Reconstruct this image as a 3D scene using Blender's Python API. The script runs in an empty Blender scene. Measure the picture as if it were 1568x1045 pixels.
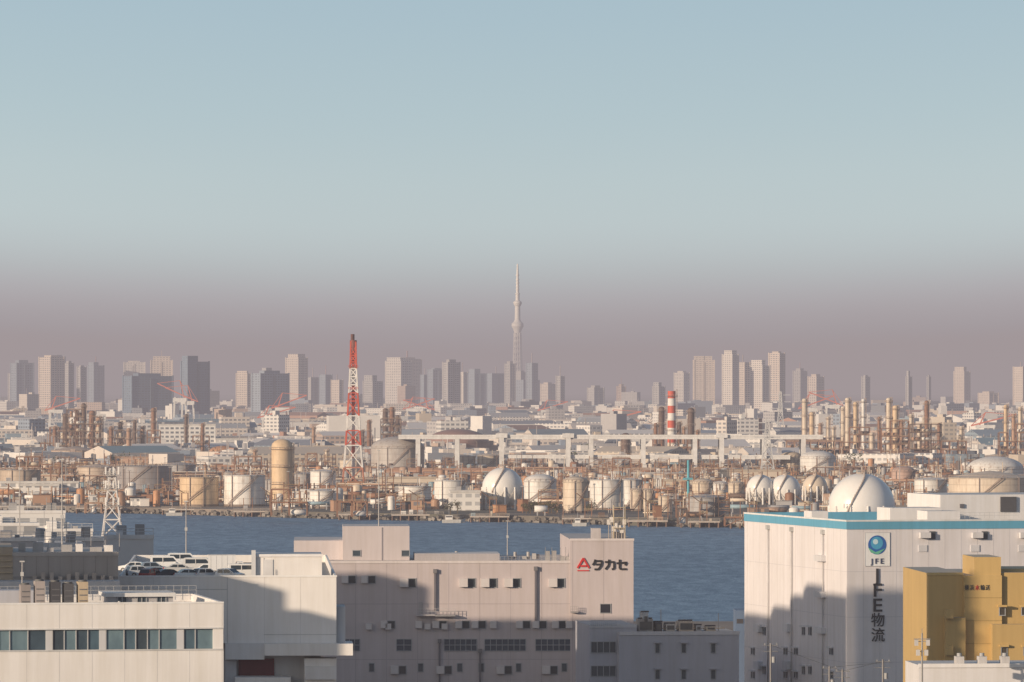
import bpy, math, random
import numpy as np
from mathutils import Matrix, Vector
random.seed(7)
R=random.uniform
F=200/36*1568.0; CX=784.0; HY=597.0; CH=60.0
def X(px,D): return (px-CX)/F*D
def Z(py,D): return CH-(py-HY)/F*D
def Dg(py,z=3.0): return (CH-z)*F/(py-HY)
def srgb(h):
    h=h.lstrip('#'); o=[]
    for i in (0,2,4):
        c=int(h[i:i+2],16)/255.0
        o.append(c/12.92 if c<=0.04045 else ((c+0.055)/1.055)**2.4)
    return tuple(o)
SUN_EL=math.radians(11.5)
SH=Vector((-0.77,-0.64,0)).normalized()
SUN=(SH*math.cos(SUN_EL)+Vector((0,0,math.sin(SUN_EL)))).normalized()
scene=bpy.context.scene
scene.view_settings.view_transform='Standard'
scene.view_settings.look='None'; scene.view_settings.exposure=0

# ---------------------------------------------------------------- materials
class NT:
    def __init__(s,nt): s.nt=nt; s.n=nt.nodes; s.l=nt.links
    def add(s,t,**k):
        n=s.n.new(t)
        for a,b in k.items(): setattr(n,a,b)
        return n
    def put(s,n,i,v):
        if isinstance(v,bpy.types.NodeSocket): s.l.new(v,n.inputs[i])
        else: n.inputs[i].default_value=v
    def math(s,op,a,b=0.0,c=None):
        n=s.add('ShaderNodeMath',operation=op); s.put(n,0,a); s.put(n,1,b)
        if c is not None: s.put(n,2,c)
        return n.outputs[0]
    def mix(s,f,a,b,bt='MIX'):
        n=s.add('ShaderNodeMix',data_type='RGBA',blend_type=bt); s.put(n,0,f); s.put(n,6,a); s.put(n,7,b)
        return n.outputs[2]
    def noise(s,vec,scale,detail=3,rough=0.55):
        n=s.add('ShaderNodeTexNoise'); s.put(n,'Vector',vec); s.put(n,'Scale',scale); s.put(n,'Detail',detail); s.put(n,'Roughness',rough)
        return n.outputs[0]
    def mapr(s,v,a,b,c,d):
        n=s.add('ShaderNodeMapRange'); s.put(n,0,v); s.put(n,1,a); s.put(n,2,b); s.put(n,3,c); s.put(n,4,d)
        return n.outputs[0]
    def scalev(s,vec,sc):
        n=s.add('ShaderNodeMapping'); s.put(n,0,vec); n.inputs[3].default_value=sc
        return n.outputs[0]
def newmat(name):
    m=bpy.data.materials.new(name); m.use_nodes=True; nt=NT(m.node_tree)
    b=m.node_tree.nodes['Principled BSDF']
    return m,nt,b
def mat_paint(name,rough=0.6,streak=0.12,patch=0.15,scale=0.25,metal=0.0,spec=0.35,rust=0.0):
    m,n,b=newmat(name)
    at=n.add('ShaderNodeAttribute',attribute_name='Col')
    g=n.add('ShaderNodeNewGeometry')
    a=n.noise(g.outputs['Position'],scale,4,0.6)
    st=n.noise(n.scalev(g.outputs['Position'],(0.9,0.9,0.06)),1.0,4,0.65)
    v=n.math('MULTIPLY',n.mapr(a,0.3,0.7,1-patch,1+patch*0.5),n.mapr(st,0.3,0.75,1+streak*0.3,1-streak))
    cn=n.add('ShaderNodeCombineColor'); 
    n.put(cn,0,v); n.put(cn,1,n.math('MULTIPLY',v,n.mapr(st,0.4,0.8,1.0,0.985))); n.put(cn,2,n.math('MULTIPLY',v,n.mapr(st,0.4,0.8,1.0,0.95)))
    c=n.mix(1.0,at.outputs['Color'],cn.outputs[0],'MULTIPLY')
    if rust:
        s2=n.noise(n.scalev(g.outputs['Position'],(0.55,0.55,0.09)),1.0,5,0.7)
        c=n.mix(n.mapr(s2,0.52,0.72,0.0,rust),c,(0.26,0.15,0.09,1))
    n.put(b,'Base Color',c); n.put(b,'Roughness',rough); n.put(b,'Metallic',metal); n.put(b,'Specular IOR Level',spec)
    return m
def mat_facade(name,fh=3.8,cw=4.5):
    m,n,b=newmat(name)
    at=n.add('ShaderNodeAttribute',attribute_name='Col')
    g=n.add('ShaderNodeNewGeometry')
    sp=n.add('ShaderNodeSeparateXYZ'); n.put(sp,0,g.outputs['Position'])
    sn=n.add('ShaderNodeSeparateXYZ'); n.put(sn,0,g.outputs['Normal'])
    u=n.math('SUBTRACT',n.math('MULTIPLY',sp.outputs[1],sn.outputs[0]),n.math('MULTIPLY',sp.outputs[0],sn.outputs[1]))
    fz=n.math('FRACT',n.math('DIVIDE',sp.outputs[2],fh)); fu=n.math('FRACT',n.math('DIVIDE',u,cw))
    a1=n.math('MULTIPLY',n.math('GREATER_THAN',fz,0.4),n.math('LESS_THAN',fz,0.88))
    a2=n.math('GREATER_THAN',fu,0.34)
    wall=n.math('LESS_THAN',n.math('ABSOLUTE',sn.outputs[2]),0.5)
    fl=n.math('FLOOR',n.math('DIVIDE',u,cw)); flz=n.math('FLOOR',n.math('DIVIDE',sp.outputs[2],fh))
    wn=n.add('ShaderNodeTexWhiteNoise',noise_dimensions='2D'); cv=n.add('ShaderNodeCombineXYZ'); n.put(cv,0,fl); n.put(cv,1,flz); n.put(wn,0,cv.outputs[0])
    mk=n.math('MULTIPLY',n.math('MULTIPLY',a1,a2),n.math('MULTIPLY',wall,at.outputs['Alpha']))
    gl=n.mix(wn.outputs[0],(0.07,0.09,0.12,1),(0.20,0.22,0.25,1))
    ns=n.noise(g.outputs['Position'],0.08,4,0.6)
    col=n.mix(1.0,at.outputs['Color'],n.mix(ns,(0.8,0.8,0.8,1),(1.08,1.08,1.08,1)),'MULTIPLY')
    n.put(b,'Base Color',n.mix(mk,col,gl))
    n.put(b,'Roughness',0.6); n.put(b,'Specular IOR Level',0.3)
    return m
def mat_glass(name):
    m,n,b=newmat(name)
    g=n.add('ShaderNodeNewGeometry'); at=n.add('ShaderNodeAttribute',attribute_name='Col')
    a=n.noise(n.scalev(g.outputs['Position'],(0.7,0.7,0.5)),1.0,2)
    n.put(b,'Base Color',n.mix(1.0,at.outputs['Color'],n.mix(a,(0.5,0.55,0.6,1),(1.4,1.4,1.35,1)),'MULTIPLY'))
    n.put(b,'Roughness',0.12); n.put(b,'Specular IOR Level',0.6)
    return m
PAINT=mat_paint('weathered_paint')
WALLM=mat_paint('panel_wall',rough=0.55,streak=0.10,patch=0.06,scale=0.12)
RUSTY=mat_paint('rusty_steel',rough=0.65,streak=0.3,patch=0.35,scale=0.5,rust=0.5)
FAC=mat_facade('facade_windows'); FACF=mat_facade('tower_facade',4.2,7.0)
GLASS=mat_glass('window_glass')
CARP=mat_paint('car_paint',rough=0.25,streak=0.02,patch=0.03,spec=0.6)
TANKP=mat_paint('tank_paint',rough=0.5,streak=0.16,patch=0.12,scale=0.15,rust=0.55)
MATS=[PAINT,WALLM,RUSTY,FAC,FACF,GLASS,CARP,TANKP]
iP,iW,iR,iF,iFF,iG,iC,iT=range(8)

# ---------------------------------------------------------------- mesh builder
class MB:
    def __init__(s): s.v=[];s.f=[];s.c=[];s.m=[];s.s=[];s.T=Matrix.Identity(4)
    def av(s,pts):
        b=len(s.v); T=s.T
        for p in pts:
            q=T@Vector(p); s.v.append((q.x,q.y,q.z))
        return b
    def face(s,idx,col,mi=0,sm=False):
        s.f.append(idx); s.c.append(col if len(col)==4 else (*col,0.0)); s.m.append(mi); s.s.append(sm)
    def box(s,x0,x1,y0,y1,z0,z1,col,mi=0,top=None):
        b=s.av([(x0,y0,z0),(x1,y0,z0),(x1,y1,z0),(x0,y1,z0),(x0,y0,z1),(x1,y0,z1),(x1,y1,z1),(x0,y1,z1)])
        for q in ((0,1,5,4),(1,2,6,5),(2,3,7,6),(3,0,4,7),(3,2,1,0)): s.face([b+i for i in q],col,mi)
        s.face([b+4,b+5,b+6,b+7],top or col,mi)
    def gable(s,x0,x1,y0,y1,z0,z1,zr,col,rc,mi=0):
        ym=(y0+y1)/2
        b=s.av([(x0,y0,z0),(x1,y0,z0),(x1,y1,z0),(x0,y1,z0),(x0,y0,z1),(x1,y0,z1),(x1,y1,z1),(x0,y1,z1),(x0,ym,zr),(x1,ym,zr)])
        for q in ((0,1,5,4),(2,3,7,6),(1,2,6,9,5),(3,0,4,8,7)): s.face([b+i for i in q],col,mi)
        s.face([b+4,b+5,b+9,b+8],rc,mi); s.face([b+6,b+7,b+8,b+9],rc,mi)
    def poly(s,pts,col,mi=0):
        b=s.av(pts); s.face(list(range(b,b+len(pts))),col,mi)
    def lathe(s,cx,cy,prof,col,mi=0,seg=24,cols=None,sm=True):
        for k in range(len(prof)-1):
            (r0,z0),(r1,z1)=prof[k],prof[k+1]
            c=cols[k] if cols else col
            p=[]
            for i in range(seg):
                a=2*math.pi*i/seg; p.append((cx+r0*math.cos(a),cy+r0*math.sin(a),z0))
            for i in range(seg):
                a=2*math.pi*i/seg; p.append((cx+r1*math.cos(a),cy+r1*math.sin(a),z1))
            b=s.av(p)
            for i in range(seg):
                j=(i+1)%seg; s.face([b+i,b+j,b+seg+j,b+seg+i],c,mi,sm)
    def cyl(s,cx,cy,z0,z1,r,col,mi=0,seg=16,r1=None,top=None):
        r1=r if r1 is None else r1
        s.lathe(cx,cy,[(r,z0),(r1,z1)],col,mi,seg)
        b=s.av([(cx+r1*math.cos(2*math.pi*i/seg),cy+r1*math.sin(2*math.pi*i/seg),z1) for i in range(seg)])
        s.face(list(range(b,b+seg)),top or col,mi)
    def dome(s,cx,cy,z,r,h,col,mi=0,seg=28,n=7):
        p=[]
        for k in range(n+1):
            t=k/n*math.pi/2; p.append((r*math.cos(t)+1e-3,z+h*math.sin(t)))
        s.dmesh(cx,cy,p,col,mi,seg)
    def dmesh(s,cx,cy,p,col,mi,seg):
        pts=[]
        for (r,z) in p:
            for i in range(seg):
                a=2*math.pi*i/seg; pts.append((cx+r*math.cos(a),cy+r*math.sin(a),z))
        b=s.av(pts)
        for k in range(len(p)-1):
            for i in range(seg):
                j=(i+1)%seg
                s.face([b+k*seg+i,b+k*seg+j,b+(k+1)*seg+j,b+(k+1)*seg+i],col,mi,True)
    def sphere(s,cx,cy,cz,r,col,mi=0,seg=32,n=16,sz=1.0):
        p=[(r*math.sin(math.pi*k/n)+1e-3,cz-r*sz*math.cos(math.pi*k/n)) for k in range(n+1)]
        s.dmesh(cx,cy,p,col,mi,seg)
    def beam(s,p,q,w,col,mi=0,seg=4):
        p=Vector(p);q=Vector(q); d=q-p
        if d.length<1e-6: return
        d.normalize(); up=Vector((0,0,1)) if abs(d.z)<0.9 else Vector((1,0,0))
        a=d.cross(up).normalized(); c=a.cross(d)
        pts=[]
        for o in (p,q):
            for i in range(seg):
                t=2*math.pi*(i+0.5)/seg; pts.append(o+(a*math.cos(t)+c*math.sin(t))*w*(0.707 if seg==4 else 0.5))
        b=s.av(pts)
        for i in range(seg):
            j=(i+1)%seg; s.face([b+i,b+j,b+seg+j,b+seg+i],col,mi,seg>4)
        s.face([b+i for i in range(seg)][::-1],col,mi); s.face([b+seg+i for i in range(seg)],col,mi)
    def finish(s,name,parent=None):
        v=np.array(s.v); 
        o=np.array([(v[:,0].min()+v[:,0].max())/2,(v[:,1].min()+v[:,1].max())/2,v[:,2].min()])
        me=bpy.data.meshes.new(name)
        me.from_pydata((v-o).tolist(),[],s.f)
        used=sorted(set(s.m)); mp={u:i for i,u in enumerate(used)}
        for u in used: me.materials.append(MATS[u])
        me.polygons.foreach_set('material_index',[mp[i] for i in s.m])
        me.polygons.foreach_set('use_smooth',s.s)
        ca=me.color_attributes.new('Col','FLOAT_COLOR','CORNER')
        arr=np.repeat(np.array(s.c,dtype=np.float32),[len(f) for f in s.f],axis=0)
        ca.data.foreach_set('color',arr.ravel())
        me.update()
        ob=bpy.data.objects.new(name,me); ob.location=o.tolist()
        scene.collection.objects.link(ob)
        if parent: setpar(ob,parent)
        return ob
def setpar(ob,parent):
    ob.parent=parent; ob.matrix_parent_inverse=Matrix.Translation(parent.location).inverted()
class Wall:
    def __init__(s,px,D,deg):
        s.x=X(px,D); s.y=D; s.a=math.radians(deg); s.c=math.cos(s.a); s.s=math.sin(s.a)
        s.M=Matrix.Translation((s.x,s.y,0))@Matrix.Rotation(s.a,4,'Z')
    def u(s,px,dep=0.0):
        t=(px-CX)/F; x0=s.x-s.s*dep; y0=s.y+s.c*dep
        return (t*y0-x0)/(s.c-t*s.s)
    def z(s,px,py,dep=0.0):
        y=s.y+s.c*dep+s.u(px,dep)*s.s
        return CH-(py-HY)/F*y
    def pt(s,u,dep,z): return s.M@Vector((u,dep,z))
def window(mb,x0,x1,z0,z1,n=1,y=0.0,fr=(0.35,0.36,0.38),gl=(0.06,0.08,0.10),t=0.12,rows=1):
    mb.box(x0,x1,y-0.03,y+0.02,z0,z1,gl,iG)
    for i in range(n+1):
        x=x0+(x1-x0)*i/n; mb.box(x-t/2,x+t/2,y-0.12,y-0.031,z0,z1,fr,iP)
    for i in range(rows+1):
        z=z0+(z1-z0)*i/rows; mb.box(x0-t/2-0.01,x1+t/2+0.01,y-0.13,y-0.035,z-t/2,z+t/2,fr,iP)
def rail(mb,p,q,h=1.1,n=8,col=(0.6,0.6,0.6),w=0.06):
    p=Vector(p);q=Vector(q)
    for i in range(n+1):
        a=p.lerp(q,i/n); mb.beam(a,a+Vector((0,0,h)),w,col)
    for k in (0.5,1.0): mb.beam(p+Vector((0,0,h*k)),q+Vector((0,0,h*k)),w,col)

# ---------------------------------------------------------------- world / sky
SIG=1/13000.0; TOP=260.0
CHZ=np.array(srgb('a29799'))
w=bpy.data.worlds.new('World'); scene.world=w; w.use_nodes=True
n=NT(w.node_tree); bg=w.node_tree.nodes['Background']; STR=0.12
bg.inputs[1].default_value=STR
sky=n.add('ShaderNodeTexSky',sky_type='NISHITA',sun_disc=False); sky.sun_elevation=SUN_EL
sky.sun_rotation=math.atan2(SH.x,SH.y); sky.air_density=1.0; sky.dust_density=1.5; sky.ozone_density=1.5
tc=n.add('ShaderNodeTexCoord'); sp=n.add('ShaderNodeSeparateXYZ'); n.put(sp,0,tc.outputs['Generated'])
es=[-0.01,0.0042,0.0095,0.0135,0.0170,0.0205,0.0240,0.029,0.0370,0.0480,0.0685]
cs=['9f9596','a09698','a39a9d','a9a2a5','afacaf','b4b7b9','b9c0c2','bcc7c9','bac8cb','b3c5cb','a9bfca']
cl=np.array([srgb(c) for c in cs])
ramp=n.add('ShaderNodeValToRGB'); ramp.color_ramp.interpolation='B_SPLINE'
K=30; E0,E1=0.0,0.07
el=ramp.color_ramp.elements
while len(el)<K: el.new(0.5)
for i in range(K):
    e=E0+(E1-E0)*(i/(K-1))**1.3
    T=np.array([np.interp(e,es,cl[:,k]) for k in range(3)])
    path=min((TOP-CH)/max(e,1e-4),45000); t=math.exp(-SIG*path)
    W=T if t<0.15 else (T-(1-t)*CHZ)/t
    W=np.clip(W,0.02,1.0)
    el[i].position=(i/(K-1))**1.3; el[i].color=(*W,1)
# uneven smog top: shift the elevation slightly with azimuth
nz=n.noise(n.scalev(tc.outputs['Generated'],(10,2,18)),1.0,3,0.5)
zz=n.math('ADD',sp.outputs[2],n.math('MULTIPLY',n.math('SUBTRACT',nz,0.5),0.0035))
zz=n.math('ADD',zz,n.math('SUBTRACT',0.0010,n.math('MULTIPLY',n.math('MULTIPLY',sp.outputs[0],sp.outputs[0]),0.42)))
n.put(ramp,0,n.mapr(zz,E0,E1,0,1))
vm=n.add('ShaderNodeVectorMath',operation='SCALE'); n.put(vm,0,ramp.outputs[0]); vm.inputs['Scale'].default_value=1/STR
f=n.mapr(sp.outputs[2],0.07,0.30,0,1)
n.put(bg,0,n.mix(f,vm.outputs[0],sky.outputs[0]))
sd=bpy.data.lights.new('sun','SUN'); sd.energy=4.9; sd.angle=math.radians(0.5); sd.color=(1,0.80,0.59)
so=bpy.data.objects.new('sun',sd); so.rotation_euler=SUN.to_track_quat('Z','Y').to_euler(); so.location=(-300,-200,300); scene.collection.objects.link(so)
# haze layer: real volume with absorption + airlight
me=MB(); me.box(-25000,25000,-3000,45000,-5,TOP,(1,1,1)); hz=me.finish('sky_haze_layer')
hm=bpy.data.materials.new('haze_air'); hm.use_nodes=True; hn=NT(hm.node_tree); hn.n.clear()
out=hn.add('ShaderNodeOutputMaterial'); ab=hn.add('ShaderNodeVolumeAbsorption'); em=hn.add('ShaderNodeEmission'); ad=hn.add('ShaderNodeAddShader')
ab.inputs['Color'].default_value=(0,0,0,1); ab.inputs['Density'].default_value=SIG
em.inputs[0].default_value=(*CHZ,1); em.inputs[1].default_value=SIG
hn.l.new(ab.outputs[0],ad.inputs[0]); hn.l.new(em.outputs[0],ad.inputs[1]); hn.l.new(ad.outputs[0],out.inputs['Volume'])
hz.data.materials.clear(); hz.data.materials.append(hm)

# ---------------------------------------------------------------- camera
cd=bpy.data.cameras.new('camera'); cam=bpy.data.objects.new('camera',cd); scene.collection.objects.link(cam)
cam.location=(0,0,CH); cam.rotation_euler=(math.radians(90),0,0)
cd.lens=200; cd.sensor_width=36; cd.shift_y=(HY-522.5)/1568; cd.clip_start=1; cd.clip_end=120000
scene.camera=cam

# ---------------------------------------------------------------- water and land
def sheet(name,pts_faces,mat):
    v,fc=pts_faces; me=bpy.data.meshes.new(name); me.from_pydata(v,[],fc); me.update(); me.materials.append(mat)
    ob=bpy.data.objects.new(name,me); scene.collection.objects.link(ob); return ob
m,n,b=newmat('harbour_water')
g=n.add('ShaderNodeNewGeometry')
a=n.noise(n.scalev(g.outputs['Position'],(0.16,0.045,1)),1.0,5,0.7)
a2=n.noise(n.scalev(g.outputs['Position'],(0.008,0.006,1)),1.0,3,0.5)
a3=n.noise(n.scalev(g.outputs['Position'],(0.5,0.15,1)),1.0,3,0.6)
fa=n.math('ADD',n.math('MULTIPLY',n.mapr(a,0.40,0.62,0,1),0.7),n.math('MULTIPLY',n.mapr(a2,0.35,0.65,0,1),0.3))
n.put(b,'Base Color',n.mix(fa,(0.055,0.135,0.235,1),(0.19,0.31,0.44,1)))
n.put(b,'Roughness',0.5); n.put(b,'Specular IOR Level',0.25)
bp=n.add('ShaderNodeBump'); bp.inputs['Strength'].default_value=0.7; bp.inputs['Distance'].default_value=1.0
n.put(bp,'Height',n.math('ADD',a,n.math('MULTIPLY',a3,0.4))); n.put(b,'Normal',bp.outputs[0])
sheet('harbour_water',([(-40000,-2000,0),(40000,-2000,0),(40000,60000,0),(-40000,60000,0)],[(0,1,2,3)]),m)
m,n,b=newmat('industrial_ground')
g=n.add('ShaderNodeNewGeometry')
a=n.noise(g.outputs['Position'],0.02,6,0.65); a2=n.noise(g.outputs['Position'],0.004,3)
c=n.mix(n.mapr(a,0.35,0.65,0,1),(0.11,0.095,0.085,1),(0.27,0.225,0.19,1))
c=n.mix(n.mapr(a2,0.45,0.6,0,1),c,(0.09,0.09,0.07,1)); n.put(b,'Base Color',c); n.put(b,'Roughness',0.9)
sp_=[(-300,2850),(0,2810),(235,2751),(520,2640),(800,2575),(1000,2500),(1140,2477),(1900,2450)]
SX=[-30000]+[X(p,d) for p,d in sp_]+[30000]; SY=[2850]+[d for p,d in sp_]+[2450]
def shoreY(x): return float(np.interp(x,SX,SY))
v=[];fc=[]
for x,y in zip(SX,SY): v+=[(x,y,-1),(x,y,3),(x*1.0,60000,3)]
for i in range(len(SX)-1):
    k=3*i; fc+=[(k,k+3,k+4,k+1),(k+1,k+4,k+5,k+2)]
sheet('ground',(v,fc),m)
sheet('near_ground',([(-3000,-1500,3),(3000,-1500,3),(3000,1400,3),(-3000,1400,3),(3000,1400,-1),(-3000,1400,-1)],[(0,1,2,3),(3,2,4,5)]),m)

# ---------------------------------------------------------------- broadcasting tower (634 m)
D=26000; tx=X(792.5,D)
t=MB(); wc=(0.84,0.80,0.77)
pr=[(34,3),(28,60),(23,130),(19.5,220),(16,320)]
for k in range(len(pr)-1):
    (r0,z0),(r1,z1)=pr[k],pr[k+1]
    nn=4
    for j in range(nn):
        za=z0+(z1-z0)*j/nn; zb=z0+(z1-z0)*(j+1)/nn; ra=r0+(r1-r0)*j/nn; rb=r0+(r1-r0)*(j+1)/nn
        for i in range(12):
            A=2*math.pi*i/12; B=2*math.pi*(i+1)/12
            p=(tx+ra*math.cos(A),D+ra*math.sin(A),za); q=(tx+rb*math.cos(A),D+rb*math.sin(A),zb); q2=(tx+rb*math.cos(B),D+rb*math.sin(B),zb)
            t.beam(p,q,3.8,wc); t.beam(p,q2,2.8,wc)
t.lathe(tx,D,[(22,3),(16,130),(12,340)],(0.70,0.67,0.65))
t.lathe(tx,D,[(14,318),(20,335),(28,350),(27,362),(17,372),(13,380),(12,440),(16,446),(20,456),(18,462),(9,468),(9,495),(11,497),(11,500),(7,502),(6,560),(5,600),(3.2,634),(0.1,636)],wc,seg=20)
for z in (80,160,240): t.lathe(tx,D,[(24-z*0.03,z),(24-z*0.03,z+4)],wc)
for z in (515,530,545,560,580): t.lathe(tx,D,[(8,z),(8,z+6)],wc,seg=12)
t.finish('broadcasting_tower')

# ---------------------------------------------------------------- distant skyscrapers
def tower(x1,x2,yt,D,tone,split=0.55,style=0):
    W=(x2-x1)/F*D; H=Z(yt,D)
    th=math.radians(R(32,52)) if split<0.9 else math.radians(R(2,8))
    wl=W*split; wr=W*(1-split)
    a=wr/math.cos(th) if split<0.9 else W; b=wl/math.sin(th) if split<0.9 else W*0.5
    M=Matrix.Translation((X(x1,D)+wl if split<0.9 else X(x1,D),D,0))@Matrix.Rotation(th,4,'Z')
    m=MB(); m.T=M
    col=(*tone,random.choice([0.35,0.55,0.7])); tp=tuple(c*0.85 for c in tone)
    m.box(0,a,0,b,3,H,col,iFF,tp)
    k=random.random()
    if k<0.5: m.box(a*0.2,a*0.75,b*0.2,b*0.8,H,H+R(3,8),tp,iP)
    elif k<0.8: m.box(a*0.02,a*0.5,b*0.05,b*0.95,H,H+R(5,14),col,iFF,tp)
    else: m.beam((a/2,b/2,H),(a/2,b/2,H+R(10,26)),1.6,(0.5,0.42,0.4))
    if style==1: m.box(a*0.45,a*0.5,b*0.45,b*0.5,H,H+24,(0.5,0.3,0.28),iP)
    if style==2: m.box(a*0.1,a*0.9,b*0.1,b*0.9,H,H+9,col,iFF,tp)
    for (fx,fy) in ((0,0),(a,0),(0,b)): m.box(fx-1.2,fx+1.2,fy-1.2,fy+1.2,3,H+1,tone,iP)
    m.box(a*0.45,a*0.53,-1.0,-0.01,3,H-4,tuple(c*0.7 for c in tone),iP)
    m.box(-4,a+4,-4,b+4,3,R(14,24),col,iFF,tp)
    m.finish('skyscraper')
lt=(0.74,0.63,0.55); wt=(0.80,0.73,0.67); bl=(0.32,0.38,0.46); gy=(0.50,0.48,0.48); br=(0.54,0.42,0.36); dk=(0.20,0.27,0.36)
TW=[(15,50,556,bl,.3,0),(12,36,572,gy,.5,0),(58,97,547,lt,.5,0),(79,99,546,bl,.3,0),(98,112,556,gy,.5,0),(118,131,562,gy,.4,0),(134,158,560,bl,.4,1),
(190,222,555,wt,.95,0),(231,264,552,lt,.95,2),(187,262,576,dk,.2,0),(277,318,554,dk,.25,0),(308,317,560,wt,.95,0),(361,383,572,lt,.8,0),(385,440,572,bl,.25,0),(400,425,570,gy,.3,0),
(437,470,548,lt,.6,2),(467,490,578,gy,.4,0),(489,508,574,bl,.5,1),(507,525,582,lt,.7,0),(556,585,584,gy,.5,0),(590,630,553,wt,.6,0),(602,645,550,lt,.4,1),(644,657,574,bl,.4,0),
(655,682,566,bl,.3,0),(678,704,555,gy,.3,0),(700,716,570,wt,.6,0),(717,745,572,bl,.35,0),(744,775,572,bl,.3,0),(773,789,557,gy,.5,0),(788,807,570,gy,.5,0),(806,823,556,bl,.5,0),(785,826,582,bl,.4,0),
(828,850,588,lt,.5,0),(852,864,576,gy,.5,0),(900,925,594,gy,.4,0),(945,958,592,br,.5,1),(1000,1018,592,gy,.5,0),(1033,1056,571,wt,.6,0),(1063,1094,552,lt,.9,2),(1107,1131,543,wt,.6,2),(1127,1149,555,lt,.6,0),
(1150,1179,560,wt,.6,0),(1163,1178,564,bl,.2,0),(1178,1202,541,lt,.65,0),(1215,1236,568,gy,.5,1),(1238,1262,577,lt,.5,0),(1320,1332,577,gy,.4,0),(1388,1396,577,gy,.4,0),(1420,1425,577,gy,.4,0),
(1462,1486,569,lt,.6,0),(1553,1575,562,lt,.6,0),(1500,1530,602,lt,.5,0),(691,706,575,wt,.95,0),(-60,-20,560,gy,.4,0),(1600,1640,560,gy,.4,0)]
for q in TW:
    dd=R(12500,17000)
    if q[0] in (187,277,385): dd=10000
    if 1060<q[0]<1210: dd=R(12000,13200)
    tower(q[0],q[1],q[2],dd,q[3],q[4],q[5])
def building(m,x,y,w,d,h,rot,col,win,roof=None,z0=3.0,gab=False):
    m.T=Matrix.Translation((x,y,0))@Matrix.Rotation(rot,4,'Z')
    c=(*col,win)
    if gab:
        m.gable(-w/2,w/2,-d/2,d/2,z0,h,h+d*0.12,c,roof or col,iF)
    else:
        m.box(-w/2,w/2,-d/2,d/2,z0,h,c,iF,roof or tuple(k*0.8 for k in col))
        if random.random()<0.65:
            a=R(-0.3,0.2)*w; m.box(a,a+w*R(0.12,0.3),-d*0.2,d*0.2,h,h+R(2,4.5),tuple(k*0.95 for k in col),iP)
        if random.random()<0.25:
            a=R(-0.4,0.4)*w; m.beam((a,0,h),(a,0,h+R(5,12)),0.6,(0.5,0.45,0.43))
PAL=[(0.80,0.76,0.72)]*8+[(0.72,0.64,0.57)]*4+[(0.48,0.46,0.46)]*3+[(0.52,0.40,0.33),(0.30,0.36,0.44),(0.43,0.26,0.20),(0.62,0.53,0.43),(0.22,0.24,0.28),(0.30,0.38,0.44)]
RPAL=[None,None,(0.5,0.5,0.5),(0.30,0.32,0.36),(0.22,0.33,0.38),(0.40,0.25,0.2),(0.72,0.69,0.67),(0.25,0.3,0.34)]
m=MB()
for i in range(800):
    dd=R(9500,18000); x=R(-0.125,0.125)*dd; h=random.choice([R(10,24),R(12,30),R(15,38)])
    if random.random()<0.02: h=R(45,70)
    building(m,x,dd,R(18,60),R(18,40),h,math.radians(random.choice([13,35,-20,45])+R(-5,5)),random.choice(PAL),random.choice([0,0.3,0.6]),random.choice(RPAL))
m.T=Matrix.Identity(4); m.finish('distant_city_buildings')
m=MB()
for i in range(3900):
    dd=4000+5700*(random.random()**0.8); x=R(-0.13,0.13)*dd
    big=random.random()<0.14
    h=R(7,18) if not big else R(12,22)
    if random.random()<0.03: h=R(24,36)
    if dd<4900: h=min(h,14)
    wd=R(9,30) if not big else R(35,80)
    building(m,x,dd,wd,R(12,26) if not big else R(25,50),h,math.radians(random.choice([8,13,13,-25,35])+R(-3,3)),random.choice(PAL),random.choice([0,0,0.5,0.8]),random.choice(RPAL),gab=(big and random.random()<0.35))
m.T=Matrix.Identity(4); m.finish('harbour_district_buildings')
def leafmass(name,pts,col=(0.07,0.085,0.04)):
    m=MB()
    for (x,y,r,h) in pts:
        m.beam((x,y,3),(x,y,3+h*0.6),r*0.12,(0.12,0.09,0.06)); 
        for k in range(3):
            a=R(0,6.28); m.beam((x,y,3+h*0.4),(x+r*.5*math.cos(a),y+r*.5*math.sin(a),3+h*0.75),r*0.06,(0.12,0.09,0.06))
        for c in range(7):
            a=R(0,6.28); rr=r*R(0.1,0.75); cx=x+rr*math.cos(a); cy=y+rr*math.sin(a); cz=3+h*R(0.4,0.95); s=r*R(0.25,0.5); tn=R(0.6,1.6)
            for l in range(22):
                u=Vector((random.gauss(0,1),random.gauss(0,1),random.gauss(0,0.8))).normalized()*s*R(0.5,1)
                o=Vector((cx,cy,cz))+u; e=r*0.13
                m.poly([o+Vector((R(-e,e),R(-e,e),R(-e,e))) for _ in range(3)],tuple(q*tn for q in col),iP)
    m.finish(name)
leafmass('tree_belt',[(x,y,R(5,9),R(7,13)) for x,y in [(R(-0.1,0.1)*d,d) for d in [R(4000,7500) for _ in range(130)]]])
leafmass('shore_shrubs',[(X(px,2600),2600+R(0,20),R(2.5,4.5),R(4,7)) for px in [806,812,818,826,833,840,845,852,900,907,1010,1020,690,700]],(0.09,0.085,0.04))

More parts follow.
